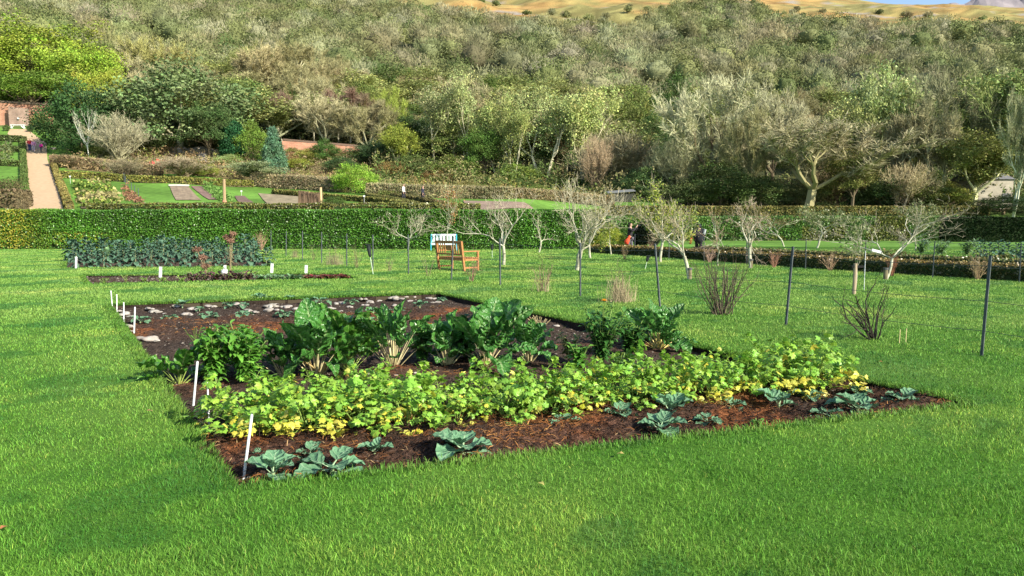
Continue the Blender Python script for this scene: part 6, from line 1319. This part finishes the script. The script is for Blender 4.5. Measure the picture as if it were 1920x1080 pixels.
# ---- pale stones
ss = [(235, 588, 34), (288, 583, 30), (278, 577, 20), (350, 588, 26), (360, 578, 26), (392, 573, 22), (443, 570, 26), (465, 581, 24), (478, 584, 16), (505, 573, 34), (517, 570, 20), (539, 574, 30), (556, 578, 24), (566, 572, 16), (617, 577, 22), (505, 580, 30), (642, 568, 26), (675, 559, 24), (695, 566, 28), (688, 571, 20), (740, 558, 34), (752, 560, 22), (772, 555, 26), (805, 558, 22), (820, 566, 20), (740, 572, 18), (620, 584, 26), (560, 585, 16), (246, 592, 20), (592, 572, 22), (655, 574, 16), (712, 563, 14), (414, 566, 16), (330, 573, 22), (308, 588, 16), (224, 582, 14), (640, 582, 12), (770, 563, 14)]
for px, py, wp in ss:
    for k in range(3 if wp > 19 else 2):
        dx = rc.uniform(-.5, .5)*wp*(k > 0); p = G0(px+dx, py+1+k*.5); s_ = wp/FPX*p.y/2*(.62 if k == 0 else .42); rock('stone', 'rough whitish stone in the scattered band at the back of the large bed', p+Vector((0, 0, .0)), s_, s_*.8, s_*rc.uniform(.35, .5), group='whitish stones at the back of the bed')
for px, py, wp, lab in [(260, 636, 28, 'flat cream stone by the nearest left edge of the back bed'), (281, 636, 36, 'largest smooth cream stone at the left edge'), (294, 640, 14, 'small stone right of the largest smooth cream stone'), (221, 600, 16, 'small white stone between the white canes'), (241, 613, 26, 'flat pale stone between the middle white canes'), (247, 622, 12, 'little pebble at the foot of the tallest far cane'),
                        (656, 722, 12, 'pale pebble on the soil right of the tallest chard'), (742, 705, 12, 'light stone below the cream stalk fan'), (690, 703, 12, 'small buff stone left of the cream stalk fan'), (778, 700, 10, 'tiny buff stone right of the cream stalk fan'), (866, 799, 10, 'pinkish pebble in front of the celery'), (1560, 735, 12, 'pinkish stone behind the wide young cabbage'), (1638, 742, 14, 'buff stone near the right bed corner'), (1662, 740, 10, 'small buff stone near the right bed corner edge'), (1043, 612, 16, 'pale stone left of the withered plant'), (1258, 800, 8, 'yellowish pebble in the rusty mulch')]:
    p = G0(px, py); s_ = wp/FPX*p.y/2; rock('stone', lab, p+Vector((0, 0, .008)), s_*.8, s_*.55, s_*.33, rz=rc.uniform(-.4, .4))
# ---- kale bed
def kale_mesh(seed, tall=.85, kind=0):
    rng = np.random.default_rng(seed); lm = MB(); st = MB(); st.sticks([(0, 0, -.05), (.01, 0, .3)], [(.01, 0, .3), (.02, .01, tall*.75)], [.022, .018], [.018, .012], 6, (.22, .24, .13))
    n = 26
    for i in range(n):
        t = i/n; yaw = i*2.4+rng.normal()*.2; z = tall*(.12+.62*t); th = -.15+1.25*t+rng.normal()*.12; L = rng.uniform(.26, .36)*(1-.2*t); q, t2 = stalk(st, (0, 0, z), yaw, th, .15, L*.3, .006, .004, n=2, col=(.2, .28, .14))
        if kind == 1: blade(lm, q, yaw, t2, 1.5, L*1.25, L*.30, rng, nl=6, nw=4, cup=-.3, ruf=.35, col=(1, 1, 1)*np.array(rng.uniform(.6, 1.0)), freq=4)
        else: blade(lm, q, yaw, t2, 1.1, L*.95, L*.62, rng, nl=7, nw=6, cup=.2, ruf=.42, col=(1, 1, 1)*np.array(rng.uniform(.75, 1.35)), freq=5)
    return lm.mesh('kale_leaves', M['kale'], True), st.mesh('kale_stem', M['dull'], True)
KM = [kale_mesh(1), kale_mesh(2), kale_mesh(3, .8, 1), kale_mesh(4, .9)]
kn = 0
for j in range(4):
    nx = 13
    for i in range(nx):
        t = .03+j*.30; s_ = (i+.5+rc.uniform(-.2, .2))/nx; p = bl(KALE, s_, t+.0)
        v = rc.choice([0, 1, 3]) if j else rc.choice([2, 2, 0, 1, 3]); sc_ = rc.uniform(.84, 1.2)*((1.10+.16*math.sin(i*.9+j)) if j else .95)
        lab = 'blue green curly kale plant in the packed back rows of the kale bed' if j else ['dark narrow leaved kale', 'dark narrow leaved kale', 'curly blue green kale', 'curly blue green kale'][0 if v == 2 else 2]+' in the front row of the kale bed'
        e = thing('kale_plant', lab, 'vegetable', Vector((p[0], p[1], -.05)), rc.uniform(0, 6.28), ('kale plants in the packed back rows' if j else ('dark narrow leaved kale of the front row' if v == 2 else 'curly kale of the front row')), sc_); obj('leaves', KM[v][0], e); obj('stem', KM[v][1], e)
p = G0(186, 500); e = thing('kale_plant', 'pale green broad leaved brassica standing out at the left of the kale bed', 'vegetable', p+Vector((0, .5, .35)), 0, None, 1.5); lm = MB(); rng = np.random.default_rng(4)
for yaw, th in ((0.1, 1.0), (2.9, 1.0), (1.6, 1.3), (-1.2, 1.1), (-2.0, .9)): blade(lm, (0, 0, 0), yaw, th, .4, .30, .22, rng, ruf=.1, col=(1.9, 1.75, 1.2))
obj('leaves', lm.mesh('leaves', M['kale'], True), e)
# dead seed heads by the kale bed
def seedhead(px, yb, yt, label, heads, col=(.26, .15, .10), lean=0):
    p = G0(px, yb); Hh = (yb-yt)/FPX*p.y; e = thing('dry_seedhead_plant', label, 'plant', p); rng = np.random.default_rng(px); st = MB(); hd = MB()
    for dx, f in heads:
        q = np.array([dx, rng.normal()*.05, Hh*f]); st.sticks([(0, 0, 0), (q[0]*.5, q[1]*.5, Hh*f*.55)], [(q[0]*.5, q[1]*.5, Hh*f*.55), q], .014, .01, 5, (.30, .24, .14)); C = q+rng.normal(size=(260, 3))*np.array([.055, .055, .035])
        hd.leaves(C, .03, rng, col=np.array(col)*rng.uniform(.6, 1.4, (260, 1)))
    C = np.stack([rng.normal(size=200)*.10, rng.normal(size=200)*.1, rng.uniform(0, Hh*.6, 200)], 1); hd.leaves(C, .03, rng, asp=.3, col=(.25, .18, .10)); obj('stems', st.mesh('stems', M['dull']), e); obj('seedheads', hd.mesh('seedheads', M['dull']), e)
seedhead(432, 512, 437, 'tall dry plant with pinkish brown flower heads in front of the kale', [(-.10, .9), (.0, .86), (.14, .98), (.05, .8)])
seedhead(388, 520, 468, 'shorter leaning dry plant with pink brown heads left of the tall one', [(-.30, 1.0), (-.12, .72), (-.05, .4)])
# small bed
for px, yb, lab in [(195, 531, 'lettuce seedling at the left end of the small bed'), (272, 529, 'second lettuce seedling from the left in the small bed'), (305, 529, 'third lettuce seedling from the left in the small bed'), (342, 528, 'fourth lettuce seedling, just left of the purple leaves')]:
    leafy_plant(px, yb, yb-11, 22, px, lab, nst=7, per=4, leafL=.09, cols=((.22, .36, .05),), name='lettuce')
leafy_plant(236, 530, 512, 22, 77, 'dry yellow bolted seedling in the small bed', nst=8, per=4, leafL=.06, cols=((.35, .33, .12),), name='lettuce')
for k, (px, cc) in enumerate([(362, 0), (382, 0), (402, 0), (424, 0), (446, 0), (466, 0), (492, 1), (516, 1), (540, 1), (556, 1), (578, 2), (598, 2), (620, 2), (642, 2)]):
    col = [((.10, .045, .05), (.14, .12, .08), (.20, .10, .09)), ((.15, .27, .12), (.20, .33, .15)), ((.20, .04, .04), (.12, .025, .03), (.30, .12, .07))][cc]; yb = 531-(px-350)*.018
    leafy_plant(px, yb, yb-[20, 13, 11][cc], 34, 300+px, ['frilly purple brown lettuce', 'pale green seedling', 'dark red beet seedling'][cc]+' in the small bed, '+['first', 'second', 'third', 'fourth', 'fifth', 'sixth'][(k if cc == 0 else k-6 if cc == 1 else k-10)]+' from the left of its kind', nst=14, per=7, leafL=.13, cols=col, name=['lettuce', 'seedling', 'beet_seedling'][cc], wl=.7)
# ---- white canes and row labels
def cane(px, yb, pxt, yt, r_, label, name='white_cane'):
    p = G0(px, yb); ry = ray(pxt, yt); t = p.y/ry.y; tp = Vector((ry.x*t, p.y, CAMH+ry.z*t)); e = thing(name, label, 'marker cane', p); L = tp-p; mb = MB(); mb.sticks([(0, 0, -.03)], [L], r_, r_, 10, cap=True); obj('cane', mb.mesh('cane', M['white'], False), e)
    mb = MB(); mb.sticks([L], [L+L.normalized()*.012], r_*1.05, r_*.7, 10, cap=True); obj('end_cap', mb.mesh('end_cap', M['white']), e)
for a in [(456, 893, 472, 780, .009, 'white cane nearest the camera at the front left corner of the bed'), (362, 758, 370, 680, .010, 'white cane at the left end of the celery rows'), (392, 790, 389, 719, .007, 'thin white cane half hidden in the celery leaves'),
          (251, 625, 253, 577, .011, 'closest of the four white canes at the far left corner'), (232, 609, 232, 568, .009, 'second closest of the four white canes at the far left corner'), (219, 590, 219, 553, .009, 'third closest of the four white canes at the far left corner'), (211, 579, 208, 546, .009, 'farthest of the four white canes at the far left corner'), (142, 506, 143, 482, .035, 'white marker stick at the left corner of the kale bed')]: cane(*a)
for px, yb, yt, lab in [(300, 520, 500, 'white row label above the left part of the small bed'), (509, 512, 494, 'white row label above the pale green seedlings'), (573, 514, 497, 'white row label above the red beet seedlings'), (421, 508, 497, 'small white label in the middle behind the small bed')]:
    p = G(px, yb); w_ = 5/FPX*p.y; hh = (yb-yt)/FPX*p.y; e = thing('row_label', lab, 'plant label', p); mb = MB(); mb.box((.01, 0, hh/2), (w_, .03, hh), M=Matrix.Rotation(R(4), 4, 'Y')); obj('plate', mb.mesh('plate', M['white']), e); mb = MB(); mb.sticks([(0, .03, -.1)], [(0, .03, hh*.6)], .012, .012, 5); obj('stake', mb.mesh('stake', M['white']), e)
e = thing('white_pot', 'small round white pot between the purple lettuces and the dry plant', 'pot', G(421, 516)); mb = MB(); mb.sticks([(0, 0, 0), (0, 0, .1)], [(0, 0, .1), (0, 0, .15)], [.07, .1], [.1, .09], 12, cap=True); obj('pot_body', mb.mesh('pot', M['white']), e); mb = MB(); mb.sticks([(0, 0, .15)], [(0, 0, .17)], .1, .1, 12, cap=True); obj('rim', mb.mesh('rim', M['white']), e)
# timber edging at the back of the large bed
a, b = BED[3], BED[2]; d = (b-a); e = thing('timber_edging', 'thin weathered timber board along the back edge of the large bed', 'edging', (0, 0, 0)); mb = MB()
for i in range(4):
    p, q = a+d*(i/4+.004), a+d*((i+1)/4-.004); c = (p+q)/2; mb.box((c.x, c.y, -.06), ((q-p).length, .022, .09), rz=math.atan2(d.y, d.x), col=(.06, .048, .03))
obj('board', mb.mesh('board', M['bark']), e)
# right hand plots beyond the low hedge
def quadw(name, pts, colr, dz, mt='hill'):
    mb = MB(); q = [Vector(p) for p in pts]; S3, T3 = np.meshgrid(np.linspace(0, 1, 14), np.linspace(0, 1, 8), indexing='ij'); P = bl(q, S3, T3); P[..., 2] = dz; mb.grid(P, np.array(colr)*np.random.default_rng(2).uniform(.7, 1.3, S3.shape)[..., None]); return struct(name, mb.mesh(name, M[mt], True))
quadw('side_path', [G(1560, 494), G(1925, 512), G(1925, 500), G(1560, 485)], (.30, .26, .22), .008)
quadw('side_plot', [G(1640, 484), G(1925, 494), G(1925, 486), G(1640, 477)], (.14, .12, .11), .008)
for i in range(9):
    px = 1838+i*17; p = G(px, 483+ (i % 2)*2); e = thing('kale_plant', 'blue green cabbage plant in the far right plot under the dark hedge', 'vegetable', p, rc.uniform(0, 6), 'cabbage plants in the far right plot', rc.uniform(.95, 1.15)); obj('leaves', KM[rc.choice([0, 1, 3])][0], e); obj('stem', KM[0][1], e)
for px, py, lab in [(1762, 480, 'silvery artichoke plant left of its twin'), (1812, 480, 'silvery artichoke plant nearest the dark blue green cabbages'), (1728, 478, 'small pale artichoke plant left of the two bigger ones')]:
    leafy_plant(px, py, py-32, 44, px, lab, nst=22, per=7, leafL=.32, cols=((.22, .32, .18), (.14, .24, .09)), name='artichoke_plant', wl=.28)
for k, (px, py) in enumerate([(1690, 480), (1660, 478), (1880, 488)]): leafy_plant(px, py, py-12, 40, 500+k, 'low mixed green plants in the far right plots, '+['beside the small artichoke', 'furthest left', 'in front of the cabbages'][k], nst=12, per=6, leafL=.2, cols=((.2, .26, .05), (.12, .2, .05), (.3, .24, .1)))
# fallen leaves on the lawn
for k, (px, py, c) in enumerate([(1655, 684, (.45, .18, .06)), (1170, 860, (.55, .42, .14)), (2, 1004, (.5, .2, .08)), (1010, 915, (.45, .42, .12)), (275, 778, (.35, .2, .1))]):
    mb = MB(); blade(mb, (0, 0, .035), rc.uniform(0, 6), .3, .8, .05, .035, np.random.default_rng(k), nl=5, nw=4, ruf=.2, col=c); o = obj('fallen_leaf', mb.mesh('fallen_leaf', M['leafy'], True), loc=G(px, py)); tag(o, ['orange brown fallen leaf on the grass right of the celery', 'yellow fallen leaf on the grass in front of the bed', 'reddish fallen leaf at the left edge of the lawn', 'pale fallen leaf on the open lawn', 'brown fallen leaf left of the large bed'][k], 'leaf')
